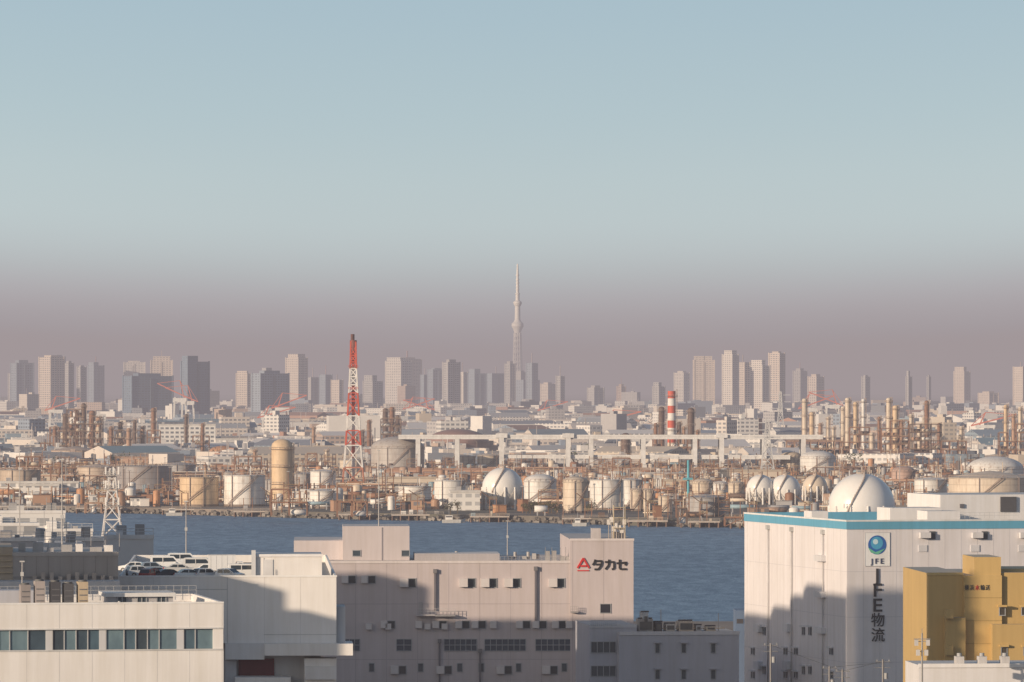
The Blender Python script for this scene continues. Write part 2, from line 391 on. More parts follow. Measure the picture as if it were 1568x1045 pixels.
# ---------------------------------------------------------------- refinery
cream=(0.70,0.59,0.47); white=(0.82,0.79,0.75); rust=(0.30,0.155,0.095); rust2=(0.44,0.27,0.18); brown=(0.15,0.10,0.08); grey=(0.40,0.39,0.39); dark=(0.08,0.075,0.08); red=(0.62,0.10,0.05); orange=(0.58,0.30,0.16)
OCC=[]; TK=[]
def railring(m,cx,cy,z,r,col=(0.50,0.40,0.33)):
    N=20
    for i in range(N):
        a=2*math.pi*i/N; b_=2*math.pi*(i+1)/N
        p=(cx+r*math.cos(a),cy+r*math.sin(a)); q=(cx+r*math.cos(b_),cy+r*math.sin(b_))
        m.beam((*p,z),(*p,z+1.1),0.12,col); m.beam((*p,z+1.1),(*q,z+1.1),0.13,col)
def tank(x1,x2,yt,yb,col,roof='cone',rim=True,stair=True,roofcol=None,name='storage_tank'):
    D=Dg(yb); r=(x2-x1)/2/F*D; D+=r; cx=X((x1+x2)/2,D); zt=Z(yt,D-r*0.6); OCC.append((cx,D,r)); TK.append((cx,D,r))
    m=MB(); rc=roofcol or tuple(c*0.92 for c in col)
    m.cyl(cx,D,3,zt,r,col,iT,40,top=rc)
    if roof=='cone':
        m.lathe(cx,D,[(r,zt+0.02),(r*0.5,zt+r*0.10),(0.05,zt+r*0.17)],rc,iT,40)
    elif roof=='dome': m.dome(cx,D,zt+0.02,r*0.995,r*0.42,rc,iT,40)
    elif roof=='float': m.lathe(cx,D,[(r*0.98,zt-0.1),(r*0.96,zt-2.5)],rc,iT,40)
    m.lathe(cx,D,[(r+0.25,zt-0.5),(r+0.25,zt)],tuple(c*0.7 for c in col),iP,40)
    m.lathe(cx,D,[(r+0.1,3),(r+0.1,4.0)],(0.25,0.2,0.17),iR,40)
    for k in range(1,4): 
        z=3+(zt-3)*k/4; m.lathe(cx,D,[(r+0.06,z-0.12),(r+0.06,z+0.12)],tuple(c*0.7 for c in col),iP,40)
    if rim: railring(m,cx,D,zt,r)
    if stair:
        N=22; a0=R(-2.4,-1.9); st=0.05*min(1.6,12/r*1.2)
        for i in range(N):
            a=a0+i*st; z=3+(zt-3)*i/N; a_=a0+(i+1)*st; z2=3+(zt-3)*(i+1)/N
            for o in (0.0,1.2):
                m.beam((cx+(r+0.6)*math.cos(a),D+(r+0.6)*math.sin(a),z+o),(cx+(r+0.6)*math.cos(a_),D+(r+0.6)*math.sin(a_),z2+o),0.26,(0.36,0.27,0.22))
    for a in (R(-2.4,-1.6),R(-1.4,-0.7)):
        m.beam((cx+(r+.4)*math.cos(a),D+(r+.4)*math.sin(a),3),(cx+(r+.4)*math.cos(a),D+(r+.4)*math.sin(a),zt+0.5),0.32,(0.38,0.3,0.26))
    m.beam((cx+r*0.3,D,zt),(cx+r*0.3,D,zt+r*0.3+1.5),0.4,rc)
    m.finish(name)
def gas_sphere(x1,x2,yt,yb,col=white):
    D=Dg(yb); r=(x2-x1)/2/F*D; D+=r; cx=X((x1+x2)/2,D); cz=Z((yt),D)-r; OCC.append((cx,D,r)); TK.append((cx,D,r))
    m=MB(); m.sphere(cx,D,cz,r,col,iC,40,20)
    for i in range(12):
        a=2*math.pi*i/12+0.13; p=(cx+r*math.cos(a),D+r*math.sin(a)); m.cyl(p[0],p[1],3,cz+0.5,0.5,(0.78,0.75,0.72),iP,8)
        q=2*math.pi*(i+1)/12+0.13; p2=(cx+r*math.cos(q),D+r*math.sin(q)); zb=max(3.5,cz-r*0.9)
        m.beam((*p,zb),(*p2,cz-0.5),0.22,(0.6,0.55,0.5)); m.beam((*p2,zb),(*p,cz-0.5),0.22,(0.6,0.55,0.5))
    N=20
    for i in range(N):
        t0=-0.2+i*(1.57+0.1)/N; t1=-0.2+(i+1)*(1.57+0.1)/N; az=-2.0
        f=lambda t,az=az:(cx+(r+0.5)*math.cos(t)*math.cos(az+t*0.5),D+(r+0.5)*math.cos(t)*math.sin(az+t*0.5),cz+(r+0.5)*math.sin(t))
        m.beam(f(t0),f(t1),0.5,(0.5,0.42,0.37))
        a=f(t0); m.beam(a,(a[0],a[1],a[2]+1.1),0.12,(0.45,0.38,0.33))
    m.cyl(cx,D,cz+r-0.1,cz+r+0.35,r*0.16,(0.5,0.42,0.36),iP,12); railring(m,cx,D,cz+r+0.3,r*0.16)
    m.beam((cx,D,cz+r),(cx,D,cz+r+3),0.6,(0.5,0.42,0.36))
    m.finish('spherical_gas_tank')
    return cx,D,cz,r
def column(px,yt,yb,wpx,col,name='distillation_column',plats=4,stripes=None,taper=1.0):
    D=Dg(yb); r=wpx/2/F*D; cx=X(px,D); zt=Z(yt,D); m=MB(); OCC.append((cx,D,r))
    if stripes:
        n_=len(stripes)
        for k in range(n_):
            z0=3+(zt-3)*k/n_; z1=3+(zt-3)*(k+1)/n_; ra=r*(1+(taper-1)*k/n_); rb=r*(1+(taper-1)*(k+1)/n_)
            m.lathe(cx,D,[(ra,z0),(rb,z1)],stripes[k],iP,20)
        m.lathe(cx,D,[(r*taper,zt),(r*taper*0.8,zt),(r*taper*0.8,zt-3)],dark,iP,20)
    else:
        m.lathe(cx,D,[(r*1.15,3),(r,(zt+3)*0.35),(r*taper,zt)],col,iR if col in (rust,brown) else iT,16)
        m.dome(cx,D,zt,r*taper,r*0.7,col,iP,16,4)
    for k in range(plats):
        z=3+(zt-3)*(k+1)/(plats+0.15); m.cyl(cx,D,z-0.2,z,r+1.1,(0.30,0.23,0.19),iP,12); railring(m,cx,D,z,r+1.1)
    m.beam((cx+r+0.5,D-0.5,3),(cx+r+0.5,D-0.5,zt+1.5),0.5,(0.36,0.27,0.22)); m.beam((cx-r-0.4,D-0.5,3),(cx-r-0.4,D-0.5,zt*0.9),0.3,(0.3,0.24,0.2))
    if not stripes: m.beam((cx,D,zt+r*0.5),(cx+r+0.5,D-0.5,zt+1.5),0.5,(0.36,0.27,0.22))
    m.finish(name)
def frame(x1,x2,yt,yb,col=rust,dens=1.0,name='process_unit_frame'):
    D=Dg(yb); xa=X(x1,D); xb=X(x2,D); H=Z(yt,D); m=MB(); W=xb-xa; dep=min(14,max(6,W*0.5)); OCC.append(((xa+xb)/2,D+dep/2,W/2))
    nb=max(1,int(W/6)); nf=max(2,int((H-3)/5.5)); xs=[xa+W*i/nb for i in range(nb+1)]
    hs=[nf-(random.random()<0.4)*random.randint(0,max(1,nf//2)) for _ in range(nb)]
    for i in range(nb+1):
        hh=max(hs[max(0,i-1)],hs[min(nb-1,i)])
        for y in (D,D+dep): m.beam((xs[i],y,3),(xs[i],y,3+(H-3)*hh/nf),0.6,col,iR)
    for i in range(nb):
        for k in range(1,hs[i]+1):
            z=3+(H-3)*k/nf
            for y in (D,D+dep): m.beam((xs[i],y,z),(xs[i+1],y,z),0.6,col,iR)
            m.box(xs[i],xs[i+1],D+0.3,D+dep-0.3,z-0.1,z+0.05,(0.24,0.18,0.15),iR)
            rail(m,(xs[i],D-0.2,z),(xs[i+1],D-0.2,z),1.1,4,(0.45,0.32,0.2),0.14)
            if random.random()<0.5: m.beam((xs[i],D,z-(H-3)/nf),(xs[i+1],D,z),0.35,col,iR)
            if random.random()<0.75*dens:
                h=(H-3)/nf*R(0.4,0.85); c=random.choice([cream,grey,rust2,white,brown]); xm=(xs[i]+xs[i+1])/2
                if random.random()<0.5: m.cyl(xm,D+dep*0.4,z-(H-3)/nf+0.1,z-(H-3)/nf+h,1.3,c,iP,10)
                else: m.beam((xs[i]+0.6,D+dep*0.3,z-(H-3)/nf+1.6),(xs[i+1]-0.6,D+dep*0.3,z-(H-3)/nf+1.6),2.4,c,iP,10)
    for k in range(int(4*dens*nb)):
        x=R(xa,xb); y=D+R(0,dep); z0=R(3,H*0.5); m.beam((x,y,z0),(x,y,z0+R(4,H*0.5)),R(0.25,0.8),random.choice([cream,rust2,rust,grey,brown]),iP,6)
    m.finish(name)
tan=(0.70,0.52,0.34)
for q in [(275,335,731,776,tan,'float'),(342,406,728,776,white,'float'),(475,514,722,752,white,'cone'),(474,514,752,779,white,'cone'),(568,650,686,724,(0.50,0.46,0.43),'dome'),
 (652,750,678,703,(0.36,0.22,0.19),'dome'),(665,713,736,779,white,'float'),(802,852,737,772,white,'dome'),(862,901,738,786,cream,'dome'),(903,955,735,781,white,'float'),(950,982,735,776,white,'cone'),
 (965,984,752,783,cream,'dome'),(983,1001,752,783,cream,'dome'),(1008,1030,760,788,cream,'cone'),(695,728,699,722,cream,'cone'),(731,766,698,722,cream,'cone'),
 (0,62,720,757,(0.55,0.45,0.36),'float'),(-70,-5,724,760,grey,'float'),(78,152,690,714,(0.55,0.43,0.34),'cone'),(118,176,716,741,(0.62,0.50,0.40),'cone'),(178,264,714,752,(0.33,0.31,0.31),'float'),(320,364,692,710,orange,'dome'),
 (450,480,726,750,grey,'cone'),(1195,1228,699,724,cream,'dome'),(1225,1280,702,727,white,'dome'),(1365,1402,722,747,(0.55,0.38,0.31),'dome'),(1452,1580,732,775,cream,'cone'),(1400,1450,735,772,white,'cone'),
 (1060,1092,740,765,cream,'dome'),(1092,1115,742,766,white,'dome'),(1115,1140,742,768,cream,'dome'),(1050,1110,762,792,grey,'cone'),(1480,1568,718,742,white,'dome'),(520,560,705,728,cream,'cone'),(250,300,712,735,grey,'cone'),(405,440,735,760,grey,'cone'),(610,660,745,768,white,'float'),(1500,1560,700,716,cream,'cone')]:
    tank(*q)
gas_sphere(738,801,716,781); gas_sphere(1143,1186,727,773); gas_sphere(1178,1226,727,773); gas_sphere(1229,1267,727,768,cream)
bs=gas_sphere(1268,1371,725,800)
column(432,684,768,33,tan,'silo',plats=3)
column(1028.5,599,712,14,white,'striped_chimney',plats=2,stripes=[cream,cream,cream,red,white,red,white,red,white,red],taper=0.85)
for q in [(1013,626,712,9,brown),(1058,628,712,10,brown),(1047,655,712,5,rust2),(1040,648,712,6,brown),(1004,650,712,6,rust),(1068,660,712,5,rust),(958,668,716,14,brown),(1232,613,700,8,cream),(1243,634,700,8,tan),(1256,650,700,6,rust2),(1268,640,700,5,cream),(1291,625,708,7,cream),(1298,612,710,8,cream),(1310,618,710,7,tan),(1322,613,708,6,white),
 (1361,612,715,8,cream),(1371,624,715,9,tan),(1380,645,715,7,rust2),(1395,636,712,6,cream),(1419,616,712,7,rust),(1408,652,712,8,cream),(235,627,700,7,rust),(218,655,705,6,rust2),(590,628,700,8,brown),(600,626,700,8,rust),(609,638,700,6,brown),(141,632,705,9,rust),(151,642,705,8,rust2),(128,620,705,7,brown),(100,636,705,8,brown),(109,648,705,7,rust),(118,630,705,6,rust),
 (197,658,712,7,rust2),(184,648,705,6,brown),(170,655,708,6,rust),(206,645,708,5,brown),(84,655,705,6,rust),(1540,622,715,6,tan),(1552,636,715,6,rust2),(1562,625,715,6,cream),(1472,655,715,6,cream),(500,690,720,5,cream),(390,690,725,5,rust2),(1276,655,706,5,cream),(1335,665,712,8,cream),(1346,640,712,5,rust),(1438,650,712,6,rust),(285,636,700,5,brown),(565,645,700,6,rust),(480,655,705,5,rust2),(555,660,700,5,brown),(310,650,705,5,rust)]:
    column(*q)
for q in [(88,156,628,706,brown,1.6),(25,60,700,745,rust),(62,90,655,704,rust),(583,614,642,702,brown,1.5),(1000,1066,672,714,rust,1.4),(1205,1290,676,712,rust2),(1286,1332,655,712,rust),(1350,1392,645,716,rust),(1395,1442,650,714,brown),(415,470,750,790,rust),(516,562,746,792,rust),(225,245,660,702,rust),
 (165,215,660,706,brown,1.4),(295,320,668,705,rust),(540,575,655,700,brown),(1442,1480,676,716,rust),(1530,1570,650,716,rust),(130,180,756,786,rust2),(938,965,702,745,rust),(1150,1180,705,730,rust2),(360,400,700,730,rust),(470,500,695,722,rust),(1038,1052,755,803,brown),(1110,1140,780,806,rust),(1120,1160,690,715,rust),(250,290,690,712,rust),(40,110,712,735,rust)]:
    frame(*q)
m=MB(); D=Dg(700); cx=X(235,D); m.lathe(cx,D-3,[(5.5,3),(5.2,8),(2,16),(1.6,20)],rust2,iR,16); m.finish('furnace_stack')
def lattice(px,yb,yt,prof,colf,base_z=3.0,D=None,stack=None,bw=0.45):
    D=D or Dg(yb); cx=X(px,D); zt=Z(yt,D); m=MB(); n_=len(prof)-1
    for k in range(n_):
        (f0,w0),(f1,w1)=prof[k],prof[k+1]
        z0=base_z+(zt-base_z)*f0; z1=base_z+(zt-base_z)*f1; sub=max(1,round((z1-z0)/((w0+w1)*1.1)))
        for j in range(sub):
            za=z0+(z1-z0)*j/sub; zb=z0+(z1-z0)*(j+1)/sub; wa=w0+(w1-w0)*j/sub; wb=w0+(w1-w0)*(j+1)/sub
            c=colf(((za+zb)/2-base_z)/(zt-base_z))
            A=[(-wa,-wa),(wa,-wa),(wa,wa),(-wa,wa)]; B=[(-wb,-wb),(wb,-wb),(wb,wb),(-wb,wb)]
            for i in range(4):
                q=(i+1)%4
                pa=(cx+A[i][0],D+A[i][1],za); pb=(cx+B[i][0],D+B[i][1],zb); qa=(cx+A[q][0],D+A[q][1],za); qb=(cx+B[q][0],D+B[q][1],zb)
                m.beam(pa,pb,bw*1.3,c); m.beam(pa,qb,bw*0.8,c); m.beam(qa,pb,bw*0.8,c); m.beam(pb,qb,bw,c)
    if stack:
        r,c=stack; K=14
        for k in range(K): m.lathe(cx,D,[(r,base_z+(zt-base_z)*k/K),(r,base_z+(zt-base_z)*(k+1)/K)],colf((k+0.5)/K) if c is None else c,iP,10)
    return m,cx,D,zt
def fc2(f): return red if (f>0.83 or 0.52<f<0.68 or 0.24<f<0.38) else ((0.8,0.77,0.74) if f>0.1 else (0.5,0.2,0.12))
m,cx,D,zt=lattice(541,750,524,[(0,6.4),(0.3,4.3),(0.6,2.8),(0.82,1.8),(1.0,1.4)],fc2,stack=(1.0,None),bw=0.65)
m.cyl(cx,D,zt-5,zt+1,2.0,(0.28,0.08,0.06),iR,12); m.cyl(cx-0.4,D,zt+1,zt+4.5,1.1,(0.15,0.06,0.05),iR,12)
for f_ in (0.3,0.52,0.68,0.83):
    z=3+(zt-3)*f_; ww=3.6 if f_<0.5 else 2.8; m.box(cx-ww,cx+ww,D-ww,D+ww,z-0.25,z,(0.45,0.2,0.14),iP); rail(m,(cx-ww,D-ww,z),(cx+ww,D-ww,z),1.1,5,red,0.15)
m.finish('flare_tower')
m,cx,D,zt=lattice(1175,735,642,[(0,5),(0.6,2),(1,0.8)],lambda f:(0.6,0.6,0.6),bw=0.4)
for f_ in (0.7,0.82,0.94): z=3+(zt-3)*f_; m.beam((cx-8,D,z),(cx+8,D,z),0.5,(0.55,0.56,0.58))
m.finish('transmission_pylon')
m,cx,D,zt=lattice(1195,760,600,[(0,5),(0.6,2),(1,0.8)],lambda f:(0.6,0.6,0.6),D=5600,bw=0.6)
for f_ in (0.7,0.82,0.94): z=3+(zt-3)*f_; m.beam((cx-10,D,z),(cx+10,D,z),0.6,(0.55,0.56,0.58))
m.finish('transmission_pylon')
m=MB(); D=2700; cx=X(1054,D); m.cyl(cx,D,3,Z(705,D),0.6,(0.12,0.45,0.55),iP,10); m.box(cx-2.5,cx+2,D-2,D+2,Z(735,D),Z(732,D),(0.12,0.45,0.55)); m.finish('loading_crane_mast')
def hall(name,x1,x2,yt,yb,col,win=0.0,dep=25,roof=None,ang=3):
    D=Dg(yb); W=Wall(x1,D,ang); m=MB(); m.T=W.M; L=W.u(x2); h=W.z(x1,yt)
    m.box(0,L,0,dep,3,h,(*col,win),iF,roof or tuple(c*0.8 for c in col)); m.box(-0.3,L+0.3,-0.3,-0.002,h-0.9,h+0.3,tuple(c*0.75 for c in col))
    n_=int(L/12)
    for i in range(n_):
        if random.random()<0.5: x=L*(i+0.5)/n_; m.box(x-1.5,x+1.5,-0.15,-0.003,3,7.5,random.choice([grey,brown,(0.3,0.45,0.5)]))
        if random.random()<0.5: x=L*(i+0.3)/n_; m.box(x-1.2,x+1.2,dep*.3,dep*.3+2,h-1,h+2,grey)
    OCC.append(((W.x+L/2),D+dep/2,L/2)); m.finish(name)
for q in [(580,668,731,752,cream,0),(590,760,718,733,(0.60,0.36,0.25),0),(243,330,650,694,white,0.9),(330,420,672,694,white,0.3),(0,120,738,764,white,0.7),(1000,1060,735,752,cream,0.3),(760,900,716,730,(0.60,0.38,0.28),0),(880,1010,717,728,(0.60,0.46,0.37),0),(450,520,683,706,cream,0.4),(30,90,742,765,white,0.7),(1000,1100,690,706,white,0.7),(1100,1200,720,742,cream,0),(690,735,752,782,white,0.5),(420,520,658,672,white,0.2),(160,240,700,716,(0.58,0.38,0.27),0)]:
    hall('refinery_hall',*q)
m=MB(); D=3900
def hw(x1,x2,y1,y2,D,th,col=(0.80,0.78,0.76),wd=22):
    xa,xb=X(x1,D),X(x2,D); za,zb=Z(y1,D),Z(y2,D); N=int((xb-xa)/8)
    for i in range(N):
        a=xa+(xb-xa)*i/N; b_=xa+(xb-xa)*(i+1)/N; z0=za+(zb-za)*i/N; z1=za+(zb-za)*(i+1)/N
        bb=m.av([(a,D,z0-th),(b_,D,z1-th),(b_,D+wd,z1-th),(a,D+wd,z0-th),(a,D,z0),(b_,D,z1),(b_,D+wd,z1),(a,D+wd,z0)])
        for q in ((0,1,5,4),(2,3,7,6),(3,2,1,0)): m.face([bb+k for k in q],col)
        m.face([bb+4,bb+5,bb+6,bb+7],(0.12,0.12,0.12))
    m.box(xa,xb,D-0.2,D-0.01,min(za,zb)-0.4,min(za,zb)+0.9,col)
hw(610,1260,668,668,D,2.2); hw(765,1210,697,699,D+1,2.2)
for px in (640,700,768,870,905,985,1064,1105,1170,1230):
    x=X(px,D); big=px in (768,870,1105); z=Z(664 if big else 672,D)
    m.box(x-1.6,x+1.6,D-1.6,D-0.25,3,z,(0.8,0.78,0.76)); m.box(x-1.6,x+1.6,D+22.5,D+25,3,z,(0.8,0.78,0.76))
    m.box(x-1.6 if not big else x-4,x+1.6 if not big else x+4,D-1.8,D-0.26,z-3,z,(0.8,0.78,0.76))
m.finish('elevated_highway')
def intank(x,y,h):
    for a,b,c in TK:
        if y<b and b-y<190 and abs(x*b/y-a)<c*0.95 and h>2.4: return True
    return False
def free(x,y,r):
    if y<shoreY(x)+6: return False
    return all((x-a)**2+(y-b)**2>(c+r)**2 for a,b,c in OCC)
m=MB()
for i in range(85):
    dd=R(2640,4000); x0=R(-0.1,0.1)*dd; L=R(30,130); y=dd; z=R(4.5,9)
    if y<max(shoreY(x0),shoreY(x0+L))+8: continue
    if dd<2950: z=R(4.0,5.5)
    c=random.choice([rust2,rust,brown,grey,rust])
    for k in range(random.randint(2,5)):
        m.beam((x0,y+k*1.2,z+0.3*(k%2)),(x0+L,y+k*1.2,z+0.3*(k%2)),R(0.4,0.8),random.choice([cream,rust,grey,orange,rust2,brown]),iP,6)
    for k in range(int(L/8)+1):
        m.beam((x0+k*8,y,3),(x0+k*8,y,z),0.4,c,iR); m.beam((x0+k*8,y+5,3),(x0+k*8,y+5,z),0.4,c,iR); m.beam((x0+k*8,y,z-0.5),(x0+k*8,y+5,z-0.5),0.4,c,iR)
m.finish('pipe_rack')
m=MB()
cols=[cream]*4+[white]*4+[rust2]*2+[orange,rust,rust,brown,brown,grey,grey,(0.3,0.42,0.48),(0.5,0.34,0.25)]
for i in range(3300):
    dd=2500+1650*random.random()**0.8; x=R(-0.1,0.1)*dd; y=dd
    if not free(x,y,3): continue
    k=random.random(); c=random.choice(cols)
    if intank(x,y,R(1,9)): continue
    if k<0.30: 
        w_=R(2,9); m.T=Matrix.Translation((x,y,0))@Matrix.Rotation(math.radians(R(-10,25)),4,'Z'); h=3+R(2,5.5); m.box(-w_/2,w_/2,-3,3,3,h,(*c,random.choice([0,0,0.8])),iF); m.box(-w_/2-.2,w_/2+.2,-3.2,3.2,h,h+0.3,tuple(q*0.7 for q in c)); m.T=Matrix.Identity(4)
    elif k<0.45: r=R(1,3); h=3+R(3,8); m.cyl(x,y,3,h,r,c,iT,12); m.dome(x,y,h,r,r*0.4,c,iP,12,3)
    elif k<0.55: L=R(4,12); z=R(5,7); m.beam((x,y,z),(x+L,y,z),R(1.5,3),c,iP,10); m.box(x+1,x+1.6,y-.8,y+.8,3,z,grey); m.box(x+L-1.6,x+L-1,y-.8,y+.8,3,z,grey)
    elif k<0.66: 
        z=R(8,20); m.beam((x,y,3),(x,y,z),0.35,random.choice([grey,cream,brown,rust])); m.box(x-.8,x+.8,y-.4,y+.4,z,z+0.4,grey)
    elif k<0.82:
        W_=R(4,9); h=3+R(5,12); cc=random.choice([rust,brown,rust,rust2])
        for a in (0,W_):
            for b_ in (0,W_): m.beam((x+a,y+b_,3),(x+a,y+b_,h),0.38,cc,iR)
        z=6
        while z<h: m.box(x,x+W_,y,y+W_,z,z+0.2,rust,iR); m.beam((x,y,z+1),(x+W_,y,z+1),0.15,(0.5,0.33,0.16)); m.beam((x,y,z-3),(x+W_,y,z),0.25,cc,iR); z+=3.3
    else:
        for q in range(3): m.beam((x+q,y,3),(x+q,y,3+R(3,8)),R(0.4,0.8),c,iP,6)
        m.beam((x-1,y,5),(x+R(6,16),y,5),0.6,random.choice([orange,cream,rust]),iP,6)
m.finish('refinery_equipment')
m=MB()
for i in range(900):
    x=R(-330,330); y=shoreY(x)-R(0,3.0); s=R(0.5,1.3); m.T=Matrix.Translation((x,y,R(0,2.0)))@Matrix.Rotation(R(0,3),4,'Z')@Matrix.Rotation(R(0,1),4,'X'); c=R(0.12,0.3)
    m.box(-s,s,-s*.7,s*.7,-s*.6,s*.6,(c,c*.88,c*.76),iP)
m.T=Matrix.Identity(4); m.finish('rock_revetment')
def pier(px,wpx,out,c=rust):
    d0=shoreY(X(px,2650)); x0=X(px,d0); x1=X(px+wpx,d0); m=MB(); y0=d0-out
    m.box(x0,x1,y0,y0+5,2.2,2.9,(0.5,0.43,0.37)); m.box((x0+x1)/2-2,(x0+x1)/2+2,y0+5,d0+2,2.2,2.8,(0.5,0.43,0.37))
    n_=int((x1-x0)/4)
    for i in range(n_+1): 
        for yy in (y0+.6,y0+4.4): m.cyl(x0+.5+(x1-x0-1)*i/n_,yy,-1,2.2,0.4,(0.2,0.13,0.1),iR,8)
    for i in range(n_):
        x=x0+.5+(x1-x0-1)*i/n_
        if random.random()<0.45: m.box(x,x+R(1,3),y0+1,y0+3,2.9,2.9+R(0.8,2.6),random.choice(cols),iP)
        if random.random()<0.3: m.beam((x,y0+2,2.9),(x,y0+2,R(7,12)),0.3,c)
    xm=(x0+x1)/2
    for a in (0,3):
        for b_ in (1,4): m.beam((xm+a,y0+b_,2.9),(xm+a,y0+b_,10.5),0.35,c,iR)
    for z in (6,10.4): m.box(xm-.3,xm+3.3,y0+.8,y0+4.2,z-.1,z+.1,c,iR); rail(m,(xm-.3,y0+.8,z),(xm+3.3,y0+.8,z),1.1,4,(0.5,0.36,0.2),0.13)
    m.beam((xm+1,y0+2,10.5),(xm-4,y0-2,14),0.3,orange); rail(m,(x0,y0,2.9),(x1,y0,2.9),1.1,n_,(0.5,0.42,0.34),0.12)
    m.finish('jetty')
for q in [(-20,90,14),(120,70,18),(250,60,12),(360,110,16),(520,50,22),(600,80,14),(720,60,20),(860,70,16),(960,60,24),(1040,60,18),(1115,60,20),(1190,80,16)]: pier(*q)
def boat(px,py,L):
    D=CH*F/(py-HY); m=MB(); m.T=Matrix.Translation((X(px,D),D,0)); w_=L*0.14
    dk=[(-L/2,-w_,1.5),(L*0.3,-w_,1.5),(L/2,0,2.2),(L*0.3,w_,1.5),(-L/2,w_,1.5)]; kl=[(-L*.47,-w_*.7,-0.5),(L*.27,-w_*.7,-0.5),(L*.42,0,-0.5),(L*.27,w_*.7,-0.5),(-L*.47,w_*.7,-0.5)]
    b_=m.av(dk+kl)
    for i in range(5): j=(i+1)%5; m.face([b_+5+i,b_+5+j,b_+j,b_+i],(0.55,0.53,0.5))
    m.face([b_+i for i in range(5)],(0.4,0.35,0.3)); m.box(-L*.35,-L*.05,-w_*.6,w_*.6,1.5,3.4,white); m.box(-L*.33,-L*.07,-w_*.62,-w_*.605,2.5,3.1,dark,iG); m.beam((-L*.2,0,3.4),(-L*.2,0,6),0.15,grey)
    m.finish('workboat')
boat(270,790,10); boat(695,801,11); boat(890,806,8)
def crane(px,D,H,flip=1):
    m=MB(); x=X(px,D); c=(0.62,0.2,0.14); w2=(0.8,0.78,0.75)
    for a in (-9,9):
        for b_ in (0,18): m.beam((x+a,D+b_,3),(x+a*0.8,D+b_,H*0.62),1.4,w2)
    m.beam((x-9,D,H*0.3),(x+9,D,H*0.3),1.2,w2); m.box(x-9,x+9,D+2,D+14,H*0.6,H*0.68,w2)
    m.beam((x-14*flip,D+8,H*0.66),(x+30*flip,D+8,H*0.95),1.4,c); m.beam((x-6*flip,D+8,H*0.66),(x,D+8,H),1.2,c); m.beam((x,D+8,H),(x+30*flip,D+8,H*0.95),0.6,c); m.beam((x,D+8,H),(x-14*flip,D+8,H*0.66),0.6,c)
    m.finish('harbour_crane')
for q in [(85,7000,52,1),(275,7500,72,-1),(287,7600,66,-1),(432,7000,56,1),(412,6500,42,1),(632,7800,50,1),(650,7900,48,-1),(838,8200,45,1),(940,6200,38,1),(1240,7000,55,1),(1275,7200,60,-1),(1510,5500,38,1)]: crane(*q)

# ---------------------------------------------------------------- text helper
def text(s,size,loc,rotz,col,parent,name='lettering',sx=1.0,bold=0.0,align='CENTER'):
    cu=bpy.data.curves.new(name,'FONT'); cu.body=s; cu.size=size; cu.align_x=align; cu.align_y='CENTER'; cu.extrude=0.03; cu.offset=bold
    ob=bpy.data.objects.new(name,cu); scene.collection.objects.link(ob)
    ob.location=loc; ob.rotation_euler=(math.radians(90),0,rotz); ob.scale=(sx,1,1)
    mt=bpy.data.materials.new(name+'_paint'); mt.use_nodes=True
    nn=NT(mt.node_tree); bb=mt.node_tree.nodes['Principled BSDF']; gg=nn.add('ShaderNodeNewGeometry'); ns=nn.noise(gg.outputs['Position'],1.5)
    nn.put(bb,'Base Color',nn.mix(ns,(*[c*0.8 for c in col],1),(*[min(1,c*1.25+0.01) for c in col],1)))
    cu.materials.append(mt)
    if parent: setpar(ob,parent)
    return ob
text('12D-2',2.8,(bs[0]-bs[3]*0.38,bs[1]-bs[3]*0.94,bs[2]+0.5),0.0,(0.15,0.15,0.18),None,'tank_number_sign')

# ---------------------------------------------------------------- tile warehouse with red sign (centre)
lav=(0.54,0.475,0.475)
W=Wall(497,1100,2); m=MB(); m.T=W.M
u=W.u; zt=W.z(700,860); zr=W.z(920,826)
ul,ur=u(497),u(970); uc=u(873)
m.box(ul,uc,0,45,3,zt,lav,iW,(0.48,0.45,0.44)); m.box(uc+0.002,ur,-0.3,45,3,zr,lav,iW,(0.48,0.45,0.44))
m.box(ul-0.1,uc,-0.15,-0.003,zt-0.35,zt+0.15,(0.66,0.60,0.59),iW); m.box(uc,ur+0.1,-0.45,-0.303,zr-0.3,zr+0.15,(0.66,0.60,0.59),iW)
m.box(u(525,8),u(627,8),8,26,zt-1,W.z(570,806,8),(0.57,0.51,0.51),iW,(0.55,0.52,0.52)); m.box(u(585,8)-.1,u(585,8)+.1,7.9,7.998,zt,W.z(570,808,8),(0.35,0.32,0.34))
m.box(u(450,12),u(525,12)-.01,12,40,3,W.z(490,828,12),(0.60,0.54,0.54),iW,(0.55,0.52,0.52))
m.box(u(635,6),u(765,6),6,20,zt-1,W.z(700,848,6),(0.42,0.39,0.40),iW,(0.66,0.63,0.62))
for px in (540,615): window(m,u(px,8),u(px+12,8),W.z(px,852,8),W.z(px,843,8),1,7.99)
for px in (835,845,858,866):
    m.box(u(px,5),u(px+7,5),5,6.5,zt,zt+R(0.8,2),(0.35,0.34,0.34)); m.beam((u(px,5),5,zt),(u(px,5),5,zt+2.6),0.08,(0.3,0.3,0.3))
for px in (470,505,650,690,720,780,800,815):
    m.box(u(px,14),u(px+6,14),14,16,zt,zt+R(.5,1.4),(0.5,0.48,0.47)); m.cyl(u(px+9,14),15,zt,zt+R(.8,1.6),.3,(0.45,0.43,0.42),iP,8)
rail(m,(u(640),.5,zt),(u(870),.5,zt),0.9,40,(0.5,0.47,0.47),.04)
x=ul+6.0
while x<ur: 
    yf=-0.3 if x>uc else 0.0
    m.box(x-0.05,x+0.05,yf-0.02,yf-0.004,3,(zr if x>uc else zt)-0.36,(0.42,0.37,0.38),iW); x+=6.0
for py in (925,1010): m.box(ul,uc,-0.03,-0.005,W.z(700,py)-.06,W.z(700,py)+.06,(0.42,0.37,0.38),iW)
